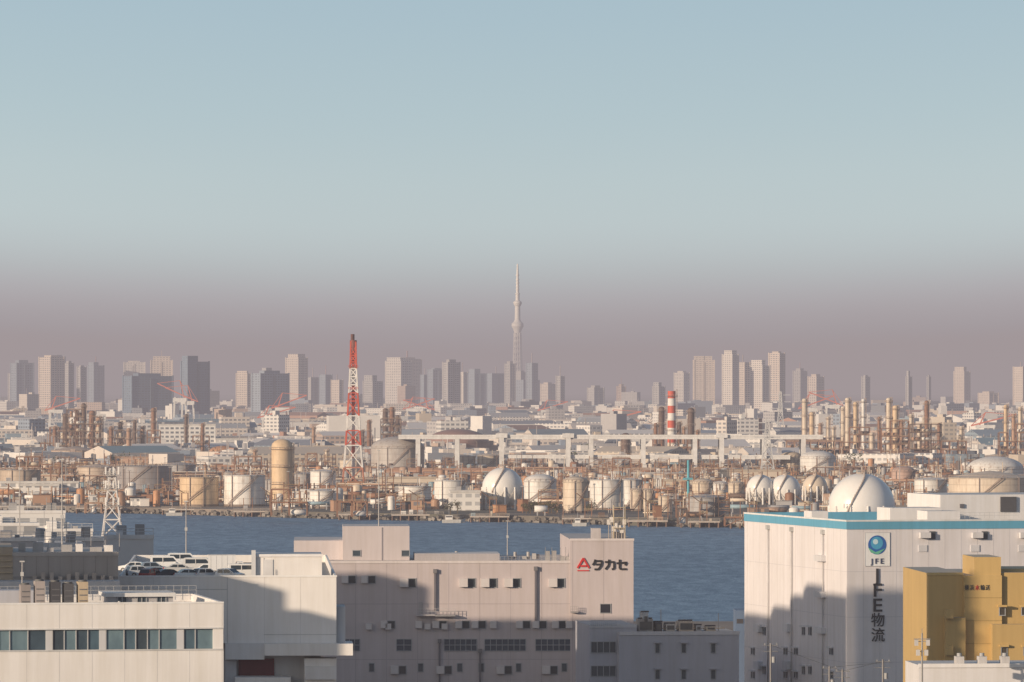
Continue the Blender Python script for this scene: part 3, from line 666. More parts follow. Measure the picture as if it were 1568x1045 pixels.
def hood(px,py,wp,hp,win=True):
    x0=u(px);x1=u(px+wp);z1=W.z(px,py);z0=W.z(px,py+hp)
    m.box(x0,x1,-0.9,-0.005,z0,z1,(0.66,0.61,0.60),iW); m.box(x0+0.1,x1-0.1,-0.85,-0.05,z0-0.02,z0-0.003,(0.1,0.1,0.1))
    if win: window(m,x1+0.1,x1+1.5,z0-0.1,z1,1,gl=(0.04,0.05,0.06))
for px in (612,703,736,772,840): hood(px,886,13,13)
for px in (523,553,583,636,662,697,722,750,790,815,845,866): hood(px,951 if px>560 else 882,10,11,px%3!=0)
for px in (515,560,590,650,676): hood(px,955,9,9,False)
for a,b_ in ((527,551),(607,630),(680,730),(742,805),(820,883)): window(m,u(a),u(b_),W.z(a,997),W.z(a,979),max(2,int((b_-a)/8)),rows=2,gl=(0.05,0.07,0.10))
for px in (565,598,640,668,700,733,760,790,830,860): 
    if px in (598,668,760,830): hood(px,1020,12,12)
    else: window(m,u(px),u(px+8),W.z(px,1029),W.z(px,1016),1)
for px,ya,yb in ((666,878,935),(820,874,963),(905,960,1045),(735,1000,1045),(673,985,1045)):
    m.beam((u(px),-0.35,W.z(px,yb)),(u(px),-0.35,W.z(px,ya)),0.35,(0.16,0.15,0.17)); m.box(u(px)-.35,u(px)+.35,-0.7,-0.003,W.z(px,ya),W.z(px,ya)+.8,(0.2,0.19,0.2))
z=W.z(660,943); m.box(u(637),u(666),-1.8,-0.004,z,z+0.3,(0.5,0.47,0.47),iW); rail(m,(u(637),-1.7,z+.3),(u(697),-1.7,z+.3),1.1,10,(0.5,0.48,0.48)); m.box(u(666),u(697),-1.8,-.004,z-.1,z+.2,(0.4,0.38,0.38)); m.box(u(641),u(647),-0.1,-.003,z+.3,z+2.6,(0.45,0.42,0.42))
window(m,u(919),u(935),W.z(919,939),W.z(919,925),1,-0.3,gl=(0.03,0.03,0.04))
m.box(u(925),u(955),-1.3,-0.305,W.z(925,962),W.z(925,955),(0.5,0.46,0.46),iW)
z=W.z(870,937);m.box(u(873),u(885),-1.5,-.31,z-.15,z+.1,(0.35,0.33,0.33)); rail(m,(u(873),-1.5,z),(u(885),-1.5,z),1.1,4,(0.4,0.38,0.38))
for (a,b_) in ((906,920),(938,958)):
    m.box(u(a,6),u(b_,6),6,10,zr,zr+R(1,2),(0.5,0.46,0.46))
for q in range(7):
    x=u(932+q*4,5); h=R(1.5,4.6); m.beam((x,5,zr),(x,5,zr+h),0.15,(0.45,0.4,0.36)); m.box(x-.35,x+.35,4.8,5.1,zr+h*0.7,zr+h*0.7+1.0,(0.7,0.66,0.62))
x=u(948,5); m.beam((x,5,zr),(x,5,W.z(948,770,5)),0.14,(0.5,0.45,0.4)); 
for zz_ in (2,4,6): m.box(x-1.2,x+1.2,4,6,zr+zz_,zr+zz_+.12,(0.5,0.42,0.3))
for a in (-1.1,1.1):
    for b_ in (4.1,5.9): m.beam((x+a,b_,zr),(x+a,b_,zr+6.5),0.12,(0.6,0.5,0.35))
yl=-0.36; lx0,lx1=u(884),u(902); lz0,lz1=W.z(890,874),W.z(890,855); lm=(lx0+lx1)/2
for p,q in (((lx0,lz0+.5),(lm,lz1)),((lm,lz1),(lx1,lz0+.5)),((lx0+.6,lz0+.9),(lx1-.6,lz0+.9)),((lx0,lz0),(lx1,lz0))):
    m.beam((p[0],yl,p[1]),(q[0],yl,q[1]),0.34 if q[1]!=lz0 else .2,(0.62,0.03,0.03))
wh=m.finish('warehouse')
def strokes(parent,wall,px0,px1,py0,py1,glyph,wd,col,yf,name):
    s=MB(); s.T=wall.M; a,b_=wall.u(px0),wall.u(px1); z0,z1=wall.z(px0,py1),wall.z(px0,py0)
    for st in glyph:
        for i in range(len(st)-1):
            p,q=st[i],st[i+1]; s.beam((a+(b_-a)*p[0],yf,z0+(z1-z0)*p[1]),(a+(b_-a)*q[0],yf,z0+(z1-z0)*q[1]),wd,col,iP)
    s.finish(name,parent)
TA=[[(.3,1),(.15,.6),(0,.45)],[(.25,.85),(.95,.85),(.9,.4),(.6,0),(.2,0)],[(.3,.5),(.85,.5)]]
KA=[[(0,.75),(1,.75),(1,.05),(.75,.02)],[(.45,1),(.4,.4),(.05,0)]]
SE=[[(0,.62),(1,.7),(.85,.4)],[(.3,1),(.3,.1),(.4,.02),(1,.02)]]
bk=(0.025,0.025,0.03)
strokes(wh,W,907,922,857,872,TA,0.36,bk,-0.36,'lettering_ta'); strokes(wh,W,926,940,857,872,KA,0.36,bk,-0.36,'lettering_ka'); strokes(wh,W,944,959,857,872,SE,0.36,bk,-0.36,'lettering_se')

# ---------------------------------------------------------------- logistics warehouse (right)
A=13.5; W=Wall(1297,1000,A); m=MB(); m.T=W.M; u=W.u; Ht=W.z(1297,797); Lr=u(1640); Ld=66
wc=(0.75,0.715,0.725); blue=(0.13,0.38,0.54)
m.box(0,Lr,0,Ld,3,Ht-1.6,wc,iW,(0.5,0.5,0.5))
m.box(-0.12,Lr,-0.12,0.4,Ht-1.6+.002,Ht,blue,iW,(0.7,0.7,0.7)); m.box(-0.12,0.4,0.402,Ld,Ht-1.6+.002,Ht,blue,iW,(0.7,0.7,0.7)); m.box(0.402,Lr,Ld-.5,Ld,Ht-1.6+.002,Ht,blue,iW)
m.box(-0.16,Lr,-0.16,-0.121,Ht-0.25,Ht+0.05,(0.75,0.75,0.75)); m.box(-0.16,-0.121,-0.12,Ld,Ht-0.25,Ht+0.05,(0.75,0.75,0.75))
x=3.0
while x<Lr: m.box(x-.04,x+.04,-0.02,-0.003,3,Ht-1.65,(0.64,0.62,0.64),iW); x+=3.0
for z in (12,20,28): m.box(0.05,Lr,-0.025,-0.004,z-.05,z+.05,(0.62,0.60,0.62),iW); m.box(-0.025,-0.004,0.05,Ld-.1,z-.05,z+.05,(0.62,0.60,0.62),iW)
y=4
while y<Ld: m.box(-0.02,-0.003,y-.05,y+.05,3,Ht-1.65,(0.63,0.60,0.60),iW); y+=4
def rb(x1,x2,yt,dep,d2,col=(0.76,0.74,0.73)):
    m.box(u(x1,dep),u(x2,dep),dep,dep+d2,Ht-1.6,W.z(x1,yt,dep),col,iW,(0.6,0.6,0.6))
rb(1440,1640,758,30,20); rb(1363,1442,778,22,8); rb(1420,1470,783,12,6); rb(1243,1268,783,40,5)
m.box(u(1532,29.8),u(1556,29.8),29.6,29.98,W.z(1532,784,30),W.z(1532,761,30),(0.1,0.1,0.11)); m.box(u(1470,29.8),u(1476,29.8),29.7,29.99,W.z(1470,778,30),W.z(1470,772,30),(0.15,0.15,0.17))
rail(m,(u(1470,10),10,Ht),(u(1560,10),10,Ht),1.0,12,(0.6,0.6,0.6))
for px in (1407,1487,1560):
    x0,x1=u(px),u(px+16); m.box(x0,x1,-1.0,-.13,W.z(px,824),W.z(px,813)-.3,(0.7,0.68,0.69),iW); m.box(x1+.01,x1+1.1,-.2,-.004,W.z(px,826),W.z(px,814),(0.08,0.09,0.1),iG)
    m.box(x0-.1,x0+1.5,-.15,-.004,W.z(px,845),W.z(px,835),(0.68,0.67,0.69),iW)
S=Wall(1297,1000,A+90); m.T=S.M
for px in (1178,1214,1262):
    v0=S.u(px); m.beam((v0,0.3,S.z(px,1050)),(v0,0.3,Ht-2.5),0.28,(0.6,0.58,0.58),iP,8); m.box(v0-.5,v0+.5,0.003,0.6,Ht-2.8,Ht-2.0,(0.5,0.5,0.5))
def sw(px,py,wp=6,hp=10):
    a,b_=S.u(px),S.u(px+wp); lo,hi=min(a,b_),max(a,b_); z1=S.z(px,py); z0=S.z(px,py+hp)
    m.box(lo,hi,0.003,0.06,z0,z1,(0.06,0.08,0.10),iG); m.box(lo-.15,hi+.15,0.004,0.5,z1,z1+.25,(0.6,0.6,0.62),iW); m.box(lo-.1,hi+.1,0.004,.14,z0-.15,z0,(0.55,0.55,0.57),iW)
    m.box((lo+hi)/2-.06,(lo+hi)/2+.06,0.061,0.1,z0,z1,(0.5,0.5,0.5))
for px in (1150,1200,1216,1270):
    for py in (992,1028): sw(px,py)
for px in (1168,1228,1238): 
    for py in (960,1020): sw(px,py,5,12)
for py in (850,905,960): m.box(S.u(1265),S.u(1253),0.003,0.9,S.z(1253,py+9),S.z(1253,py),(0.66,0.65,0.67),iW)
for px in (1205,1160): 
    for py in (955,1012): m.box(S.u(px+8),S.u(px),0.003,0.9,S.z(px,py+12),S.z(px,py),(0.68,0.67,0.69),iW)
m.T=W.M
x0,x1=u(1324),u(1362); z0,z1=W.z(1325,867),W.z(1325,816); m.box(x0,x1,-0.10,-0.03,z0,z1,(0.86,0.86,0.86),iP)
for xx in (x0,x1): m.box(xx-.04,xx+.04,-.14,-.101,z0,z1,(0.6,0.6,0.62))
for zz in (z0,z1): m.box(x0-.04,x1+.04,-.15,-.105,zz-.04,zz+.04,(0.6,0.6,0.62))
lw=m.finish('logistics_warehouse')
g_=MB(); g_.T=W.M; cxl=(x0+x1)/2; czl=z1-(z1-z0)*0.37; rr=(x1-x0)*0.37
N=36
def disc(cx,cz,r,y,c): g_.poly([(cx+r*math.cos(2*math.pi*i/N),y,cz+r*math.sin(2*math.pi*i/N)) for i in range(N)],c)
disc(cxl,czl,rr,-.13,(0.03,0.14,0.45)); disc(cxl-rr*.05,czl+rr*.2,rr*.66,-.15,(0.08,0.38,0.62)); disc(cxl-rr*.2,czl+rr*.34,rr*.28,-.17,(0.60,0.80,0.88))
g_.poly([(cxl-rr*1.0,-0.16,czl-rr*.25),(cxl-rr*.2,-0.16,czl-rr*.75),(cxl+rr*.9,-0.16,czl-rr*.35),(cxl+rr*.1,-0.16,czl-rr*1.0),(cxl-rr*.7,-0.16,czl-rr*.8)],(0.15,0.5,0.35))
g_.finish('emblem',lw)
def wt_(s,px,py,hpx,col,bold=0.0,sx=1.0):
    p=W.pt(u(px),-0.19,W.z(px,py)); text(s,hpx*1000/F*1.42,p,W.a,col,lw,'lettering',sx,bold)
wt_('J F E',1343,860,8,(0.03,0.04,0.10),0.02)
for s_,py in (('J',882),('F',905),('E',928)): wt_(s_,1343,py,20,bk,0.04,1.2)
for s_,py in (('\u7269',951),('\u6d41',974)): wt_(s_,1344,py,16,bk,0.02,1.0)

# ---------------------------------------------------------------- yellow warehouse
Y=Wall(1420,850,3); m=MB(); m.T=Y.M; u=Y.u; ye=(0.56,0.385,0.155); ye2=(0.50,0.345,0.14)
zt=Y.z(1450,878); m.box(u(1420),u(1475),0,30,3,zt,ye,iW,(0.4,0.36,0.3)); m.box(u(1475)+.002,u(1532),-1.5,30,3,zt-.3,ye,iW,(0.4,0.36,0.3)); m.box(u(1532)+.004,u(1620),-0.8,30,3,zt+.1,ye2,iW,(0.4,0.36,0.3))
m.box(u(1490),u(1532)-.1,-1.2,12,zt-.3,Y.z(1500,853),ye,iW,(0.5,0.42,0.3)); m.box(u(1532)+.1,u(1620),2,14,zt,Y.z(1540,878)+.6,(0.55,0.4,0.2),iW)
m.box(u(1445),u(1475),-2.6,-.003,3,Y.z(1450,945),ye,iW,(0.5,0.42,0.3)); m.box(u(1515),u(1600),-3.5,-1.503,3,Y.z(1520,955),ye2,iW,(0.5,0.42,0.3))
for py in (932,988): m.box(u(1443),u(1455),-3.6,-2.602,Y.z(1450,py+14),Y.z(1450,py),ye,iW)
for px,py in ((1528,930),(1562,930),(1528,990),(1562,990)): window(m,u(px),u(px+9),Y.z(px,py+12),Y.z(px,py),1,-1.5 if py<950 else -3.5,gl=(0.07,0.06,0.05)); m.box(u(px-3),u(px+11),-2.2 if py<950 else -4.2,-1.51 if py<950 else -3.51,Y.z(px,py-1),Y.z(px,py-4),ye,iW)
for py in (915,950,985): m.box(u(1476),u(1531),-1.55,-1.503,Y.z(1480,py)-.05,Y.z(1480,py)+.05,(0.42,0.29,0.11))
m.box(u(1420)-.1,u(1475),-.12,-.003,zt-.3,zt+.1,(0.62,0.45,0.2)); 
yb=m.finish('yellow_warehouse')
for s_,px,c in (('\u6a2a',1478,bk),('\u6d5c',1486,bk),('\u6c34',1494,(0.55,0.03,0.03)),('\u8f38',1502,bk),('\u9001',1510,bk)):
    p=Y.pt(u(px),-1.58,Y.z(px,900)); text(s_,0.85,p,Y.a,c,yb,'lettering',0.8,0.0)
Q=Wall(1407,700,4); m=MB(); m.T=Q.M; u=Q.u; z=Q.z(1420,1019); m.box(0,u(1640),0,12,3,z,(0.72,0.7,0.7),iW,(0.6,0.58,0.57)); m.box(-.1,u(1640),-.15,-.003,z-.3,z+.2,(0.8,0.78,0.77),iW)
for px in (1470,1505,1540): m.box(u(px),u(px+12),3,5,z,z+.9,(0.55,0.53,0.52)); m.cyl(u(px)+.5,4,z+.9,z+1.3,.3,(0.4,0.4,0.4))
m.finish('low_office_building')
m=MB(); D=690; x=X(1412,D); zt=Z(970,D); m.cyl(x,D,3,zt,0.16,(0.35,0.34,0.33),iP,10,0.1)
for q,dz in ((-.7,-.8),(.7,-.8),(-.5,-2.0),(.5,-2.0)): m.box(x+q-.22,x+q+.22,D-.3,D+.3,zt+dz-.7,zt+dz,(0.6,0.58,0.57)); m.beam((x,D,zt+dz-.2),(x+q,D,zt+dz-.2),.08,(0.3,0.3,0.3))
m.box(x-1,x+1,D-.06,D+.06,zt-.75,zt-.65,(0.3,0.3,0.3)); m.beam((x,D,zt),(x,D,zt+.6),.06,(0.3,0.3,0.3)); m.finish('utility_pole')
m=MB(); D=760
for px,py in ((1180,985),(1270,1020),(1352,1010),(1290,1025)):
    x=X(px,D); z=Z(py,D); m.cyl(x,D,3,z,.13,(0.25,0.24,0.24),iP,8)
    for k in (0.3,1.1): m.beam((x-1,D,z-k),(x+1,D,z-k),.08,(0.2,0.2,0.2)); 
    for q in (-.8,0,.8): m.box(x+q-.07,x+q+.07,D-.1,D+.1,z-.22,z-.04,(0.35,0.35,0.35))
    m.cyl(x+.4,D-.3,z-2.6,z-1.8,.25,(0.35,0.35,0.35),iP,8)
for a,b_ in (((1180,988),(1290,1028)),((1290,1028),(1352,1013)),((1270,1022),(1352,1015))): m.beam((X(a[0],D),D,Z(a[1],D)),(X(b_[0],D),D,Z(b_[1],D)),.04,(0.05,0.05,0.05))
m.finish('power_line_poles')
# ---------------------------------------------------------------- grey-blue office (centre bottom)
Q=Wall(903,1020,6); m=MB(); m.T=Q.M; u=Q.u; gb=(0.44,0.44,0.49)
za=Q.z(920,958); zb=Q.z(1050,968); m.box(0,u(975),0,22,3,za,gb,iW,(0.4,0.38,0.38)); m.box(u(945)+.002,u(1128),-3,22,3,zb,gb,iW,(0.45,0.42,0.41))
m.box(-.1,u(975),-.15,-.003,za-.4,za+.2,(0.55,0.55,0.58),iW); m.box(u(945),u(1128)+.1,-3.15,-3.003,zb-.4,zb+.25,(0.6,0.58,0.6),iW)
window(m,u(905),u(943),Q.z(910,1000),Q.z(910,983),4); window(m,u(905),u(943),Q.z(910,1036),Q.z(910,1020),4)
for px in (1000,1040,1085): 
    for py in (985,1025): window(m,u(px),u(px+7),Q.z(px,py+14),Q.z(px,py),1,-3); m.box(u(px-2),u(px+9),-3.6,-3.01,Q.z(px,py-2)-.1,Q.z(px,py-2)+.1,gb,iW)
rail(m,(u(905),-.2,za-.1),(u(943),-.2,za-.1),1.0,12,(0.4,0.42,0.46))
for px,w_,h_,c in ((978,22,2.2,(0.4,0.36,0.33)),(1004,10,1.6,dark),(1020,14,1.3,(0.5,0.45,0.4)),(1040,22,1.8,(0.55,0.45,0.36)),(1066,8,1.0,grey),(1082,14,0.8,(0.6,0.5,0.4)),(985,8,3.4,(0.5,0.5,0.5))):
    m.box(u(px,3),u(px+w_,3),3,7,zb,zb+h_,c); 
    for k in range(3): xx=u(px+w_*(k+.5)/3,3); m.cyl(xx,4.5,zb+h_,zb+h_+.25,.45,dark,iP,10)
    m.box(u(px,3)+.2,u(px+w_,3)-.2,2.9,2.998,zb+.3,zb+h_*.8,(0.12,0.11,0.1))
for px in (980,1012,1047,1060,1100): m.beam((u(px,5),5,zb),(u(px,5),5,zb+R(1.5,4)),.12,(0.4,0.38,0.36))
m.beam((u(990,4),4,zb+.5),(u(1110,4),4,zb+.5),.2,(0.6,0.45,0.3))
m.finish('office_block')
Q=Wall(1126,1080,0); m=MB(); m.T=Q.M; m.box(0,Q.u(1160),0,10,3,Q.z(1130,935),(0.13,0.19,0.30),iW); m.box(Q.u(1128),Q.u(1138),-.05,-.003,Q.z(1130,955),Q.z(1130,948),dark,iG); m.finish('plant_room')

# ---------------------------------------------------------------- left complex
white2=(0.82,0.79,0.765)
G=Wall(182,750,2.6); m=MB(); m.T=G.M; u=G.u; zt=G.z(348,882); deck=zt-1.1; zl=G.z(460,985)
xr=u(515); m.box(0,xr,0,0.3,zl,zt,white2,iW); m.box(0,xr,0.302,95,zl,deck,(0.3,0.3,0.3),iW,(0.22,0.22,0.225)); m.box(xr-.3,xr,0.304,95,deck,zt,white2,iW); m.box(0,.3,.304,95,deck,zt,white2,iW); m.box(.302,xr-.302,94.7,95,deck+.002,zt,white2,iW)
m.box(-.05,xr+.08,-.08,-.003,zt-.18,zt+.06,(0.85,0.84,0.83),iW)
m.box(.02,u(348),-.02,-.004,G.z(300,903)-.04,G.z(300,903)+.04,(0.5,0.5,0.5))
m.box(u(348)-.04,u(348)+.04,-.03,-.005,zl,zt-.2,(0.55,0.54,0.54)); 
for px in (235,290,405,460): m.box(u(px)-.03,u(px)+.03,-.02,-.004,zl,zt-.2,(0.70,0.67,0.65))
m.box(u(405)-.1,u(515),-.05,-.006,G.z(450,972)-.05,G.z(450,972)+.05,(0.6,0.58,0.56))
m.box(0,xr-2,2.5,60,3,zl-.003,(0.55,0.54,0.55),iW); m.box(u(405),u(540),-2.2,6,G.z(460,1003),zl-.01,white2,iW); m.box(u(345),u(405)-.01,-.5,6,G.z(380,1010),zl-.01,(0.7,0.69,0.69),iW)
m.box(u(360),u(445),-2.8,2,G.z(400,1062),G.z(400,1036),white2,iW); m.box(u(365),u(420),2.2,2.49,G.z(400,1036),G.z(400,1010),(0.15,0.03,0.04),iP); m.box(u(466),u(515),-1,2.49,3,G.z(470,1008),white2,iW); m.box(u(345),u(362),1,2.49,3,G.z(350,1012),(0.5,0.5,0.52),iW)
m.box(u(467),u(515),-1.6,-1.003,G.z(470,1040),G.z(470,1020),(0.75,0.73,0.72),iW)
m.box(xr+.002,u(529),1,10,zl,G.z(520,930),(0.6,0.59,0.6),iW)
m.box(u(388,9),u(493,9),9,22,deck,G.z(440,850,9),white2,iW,(0.7,0.69,0.68)); m.box(u(388,9)-.1,u(493,9)+.1,8.85,8.998,G.z(440,850,9)-.25,G.z(440,850,9)+.1,(0.85,0.83,0.82),iW); m.box(u(404,9)-.04,u(404,9)+.04,8.93,8.997,deck,G.z(440,855,9),(0.45,0.45,0.45)); m.box(u(400,9)+.2,u(418,9),8.9,8.998,deck,G.z(440,857,9),(0.68,0.67,0.67))
m.box(u(385,8),u(388,8)+.3,8.5,8.8,deck,G.z(386,843,8),(0.65,0.65,0.66))
for k in range(9):
    m.box(u(200+k*22,14),u(200+k*22,14)+.12,14,26,deck+.004,deck+.012,(0.7,0.7,0.7))
m.finish('parking_garage')
B=Wall(20,735,6); m=MB(); m.T=B.M; u=B.u; zt=B.z(100,847); m.box(0,u(181),0,28,3,zt,(0.40,0.36,0.335),iW,(0.45,0.42,0.4)); m.box(-.1,u(181)+.05,-.1,-.003,zt-.4,zt+.1,(0.46,0.42,0.39),iW)
for k in range(1,9): x=u(20+k*18); m.box(x-.04,x+.04,-.03,-.004,B.z(100,886),zt-.42,(0.32,0.29,0.27))
m.box(0,u(181),-.06,-.003,B.z(100,884)-.1,B.z(100,884)+.1,(0.3,0.28,0.27)); m.box(-4,u(181),-6,-.07,3,B.z(100,888),(0.6,0.59,0.6),iW,(0.6,0.58,0.57))
m.box(u(-20),-.01,0,20,3,B.z(0,838),(0.45,0.36,0.27),iW); 
for k in range(4): m.box(u(-8),u(18),-.3,-.02,B.z(0,850+k*9)-.05,B.z(0,850+k*9)+.05,(0.6,0.47,0.3))
for k in range(10): xx=u(50+k*13); m.box(xx,xx+.5,-1.0,-.5,B.z(100,888),B.z(100,888)+R(.4,1),(0.5,0.42,0.36))
for k in range(7): xx=u(30+k*22); m.box(xx,xx+R(.6,1.6),6,8,zt,zt+R(.5,1.3),random.choice([grey,white2,(0.4,0.38,0.36)])); m.beam((xx+2,7,zt),(xx+2,7,zt+R(1,2.4)),.08,grey)
m.finish('storage_hall')
O=Wall(0,625,10); m=MB(); m.T=O.M; u=O.u; zt=O.z(340,922); z1=O.z(340,962); z2=O.z(340,994); xr=u(340); xl=u(-60)
m.box(xl,xr,0,26,3,zt-.9,(0.5,0.5,0.5),iW,(0.36,0.35,0.36)); m.box(xl,xr+.12,-.35,-.003,z1,zt,white2,iW); m.box(xr-.3,xr+.12,.0,26,zt-.9+.002,zt,white2,iW); m.box(xl,xr,25.7,26,zt-.898,zt,white2,iW)
m.box(xl,xr+.12,-.35,-.003,O.z(340,1075),z2,white2,iW); m.box(xl,xr+.12,-.42,-.352,z2-.12,z2+.05,(0.6,0.6,0.6)); m.box(xl,xr+.12,-.42,-.352,z1-.05,z1+.1,(0.7,0.7,0.7))
m.box(xr+.003,xr+.12,0,26,3,z1,(0.7,0.69,0.69),iW)
x=xl
while x<xr-2.2:
    w_=random.choice([1.3,1.3,2.0]); 
    m.box(x+.1,x+w_,-.06,-.004,z2+.06,z1-.06,random.choice([(0.06,0.09,0.12),(0.08,0.13,0.17),(0.15,0.22,0.26),(0.05,0.07,0.09),(0.12,0.18,0.21)]),iG)
    m.box(x,x+.1,-.2,-.005,z2,z1,(0.5,0.5,0.51),iP); x+=w_
    if random.random()<0.3: m.box(x+.002,x+.7,-.2,-.006,z2,z1,(0.62,0.62,0.64),iW); x+=.7
m.box(x+.002,xr+.1,-.3,-.003,z2,z1,white2,iW)
x=xl
while x<xr: m.box(x-.02,x+.02,-.36,-.351,z1+.11,zt,(0.6,0.59,0.59)); m.box(x-.02,x+.02,-.36,-.351,O.z(340,1075),z2-.13,(0.6,0.59,0.59)); x+=3.6
m.box(xl,xr+.15,-.4,-.351,zt-.15,zt+.05,(0.85,0.84,0.83))
def ac(px,w_,h_,dep,c):
    a,b_=u(px,dep),u(px+w_,dep); z0=zt-.9; m.box(a,b_,dep,dep+2.2,z0,z0+h_,c,iP)
    for k in range(3): m.box(a+.12,b_-.12,dep-.03,dep-.003,z0+h_*(.25+.22*k),z0+h_*(.25+.22*k)+.12,(0.15,0.15,0.16))
    m.cyl((a+b_)/2,dep+1.1,z0+h_,z0+h_+.18,.5,(0.15,0.15,0.15),iP,12)
for px,h_,c in ((32,2.6,(0.35,0.31,0.30)),(54,3.0,(0.42,0.37,0.35)),(78,2.9,(0.08,0.08,0.09)),(98,2.7,(0.10,0.10,0.11)),(120,2.9,(0.5,0.4,0.28))): ac(px,15,h_,9,c)
m.box(u(165,12),u(265,12),12,18,zt-.9,O.z(200,914,12),(0.45,0.44,0.45),iW,(0.6,0.6,0.6)); m.box(u(160,12),u(268,12),11.5,18.5,O.z(200,914,12),O.z(200,908,12),(0.7,0.69,0.68),iW)
for px in (180,210,240): window(m,u(px,12),u(px+14,12),zt-.5,zt+.3,2,11.99)
m.box(u(-30,15),u(60,15),16,20,zt-.9,O.z(10,905,15),(0.5,0.5,0.54),iW)
rail(m,(u(-20),24,zt),(u(340),24,zt),1.0,30,(0.5,0.5,0.5),.04)
for k in range(7): xx=u(140+k*25); m.cyl(xx,5,zt-.9,zt-.9+R(.3,.9),.15,(0.5,0.5,0.5))
m.finish('office_building')
for (x1,x2,yt,D,c,r) in ((-40,60,803,1250,(0.6,0.58,0.57),(0.72,0.7,0.69)),(60,142,812,1200,(0.74,0.72,0.7),(0.66,0.65,0.63)),(-30,100,784,1330,(0.78,0.76,0.74),(0.6,0.6,0.6)),(0,180,826,1050,(0.50,0.49,0.50),(0.55,0.55,0.55)),(165,235,822,930,white2,(0.75,0.74,0.73)),(60,130,834,960,(0.5,0.5,0.49),(0.6,0.58,0.57))):
    Q=Wall(x1,D,6); m=MB(); m.T=Q.M; L=Q.u(x2); z=Q.z(x1,yt); m.box(0,L,0,20,3,z,(*c,0.6 if D>1000 else 0),iF,r); m.box(-.1,L+.1,-.15,-.003,z-.4,z+.3,(0.78,0.76,0.75),iW)
    for k in range(int(L/2.2)):
        a=R(0,L-2.5); m.box(a,a+R(.8,2.4),R(3,8),R(9,12),z,z+R(.5,2),random.choice([white2,white2,grey,(0.66,0.63,0.6),(0.35,0.33,0.32)]))
        if random.random()<.4: m.beam((a,5,z),(a,5,z+R(2,4)),.12,grey)
    rail(m,(0,1,z+.3),(L,1,z+.3),1.0,int(L/2),(0.6,0.6,0.6),.08); m.finish('harbour_warehouse')
m,cx,D,zt=lattice(172,0,718,[(0,2.6),(0.5,1.5),(0.85,0.9),(1,0.7)],lambda f:(0.72,0.69,0.67),base_z=Z(822,1500),D=1500,bw=0.24)
for f_ in (0.45,0.7,0.9): 
    z=Z(822,1500)+(zt-Z(822,1500))*f_; m.box(cx-2.2,cx+2.2,D-2,D+2,z-.08,z,(0.6,0.55,0.5)); rail(m,(cx-2.2,D-2,z),(cx+2.2,D-2,z),1,5,(0.6,0.55,0.5),.1)
    for q in (-1.8,0.2,1.6): m.box(cx+q,cx+q+.4,D-2.3,D-2.1,z+.3,z+2.3,white)
m.box(cx-8,cx+8,D-4,D+10,3,Z(822,1500),(0.5,0.5,0.5,0.6),iF); m.finish('telecom_mast')
for px,yt,yb,D in ((30,690,830,1150),(95,704,885,760),(285,768,858,840),(34,860,905,700),(580,690,808,1110),(777,798,850,1110),(955,735,800,1120)):
    m=MB(); x=X(px,D); m.cyl(x,D,Z(yb,D)-2,Z(yt,D),.10 if D<1000 else .13,(0.5,0.48,0.47),iP,8,.06); z=Z(yt,D); m.box(x-.3,x+.3,D-.1,D+.1,z-.08,z+.08,(0.5,0.5,0.5)); m.box(x-.2,x+.2,D-.2,D+.2,z*.5+Z(yb,D)*.5,z*.5+Z(yb,D)*.5+.5,(0.5,0.5,0.5)); m.finish('light_pole')

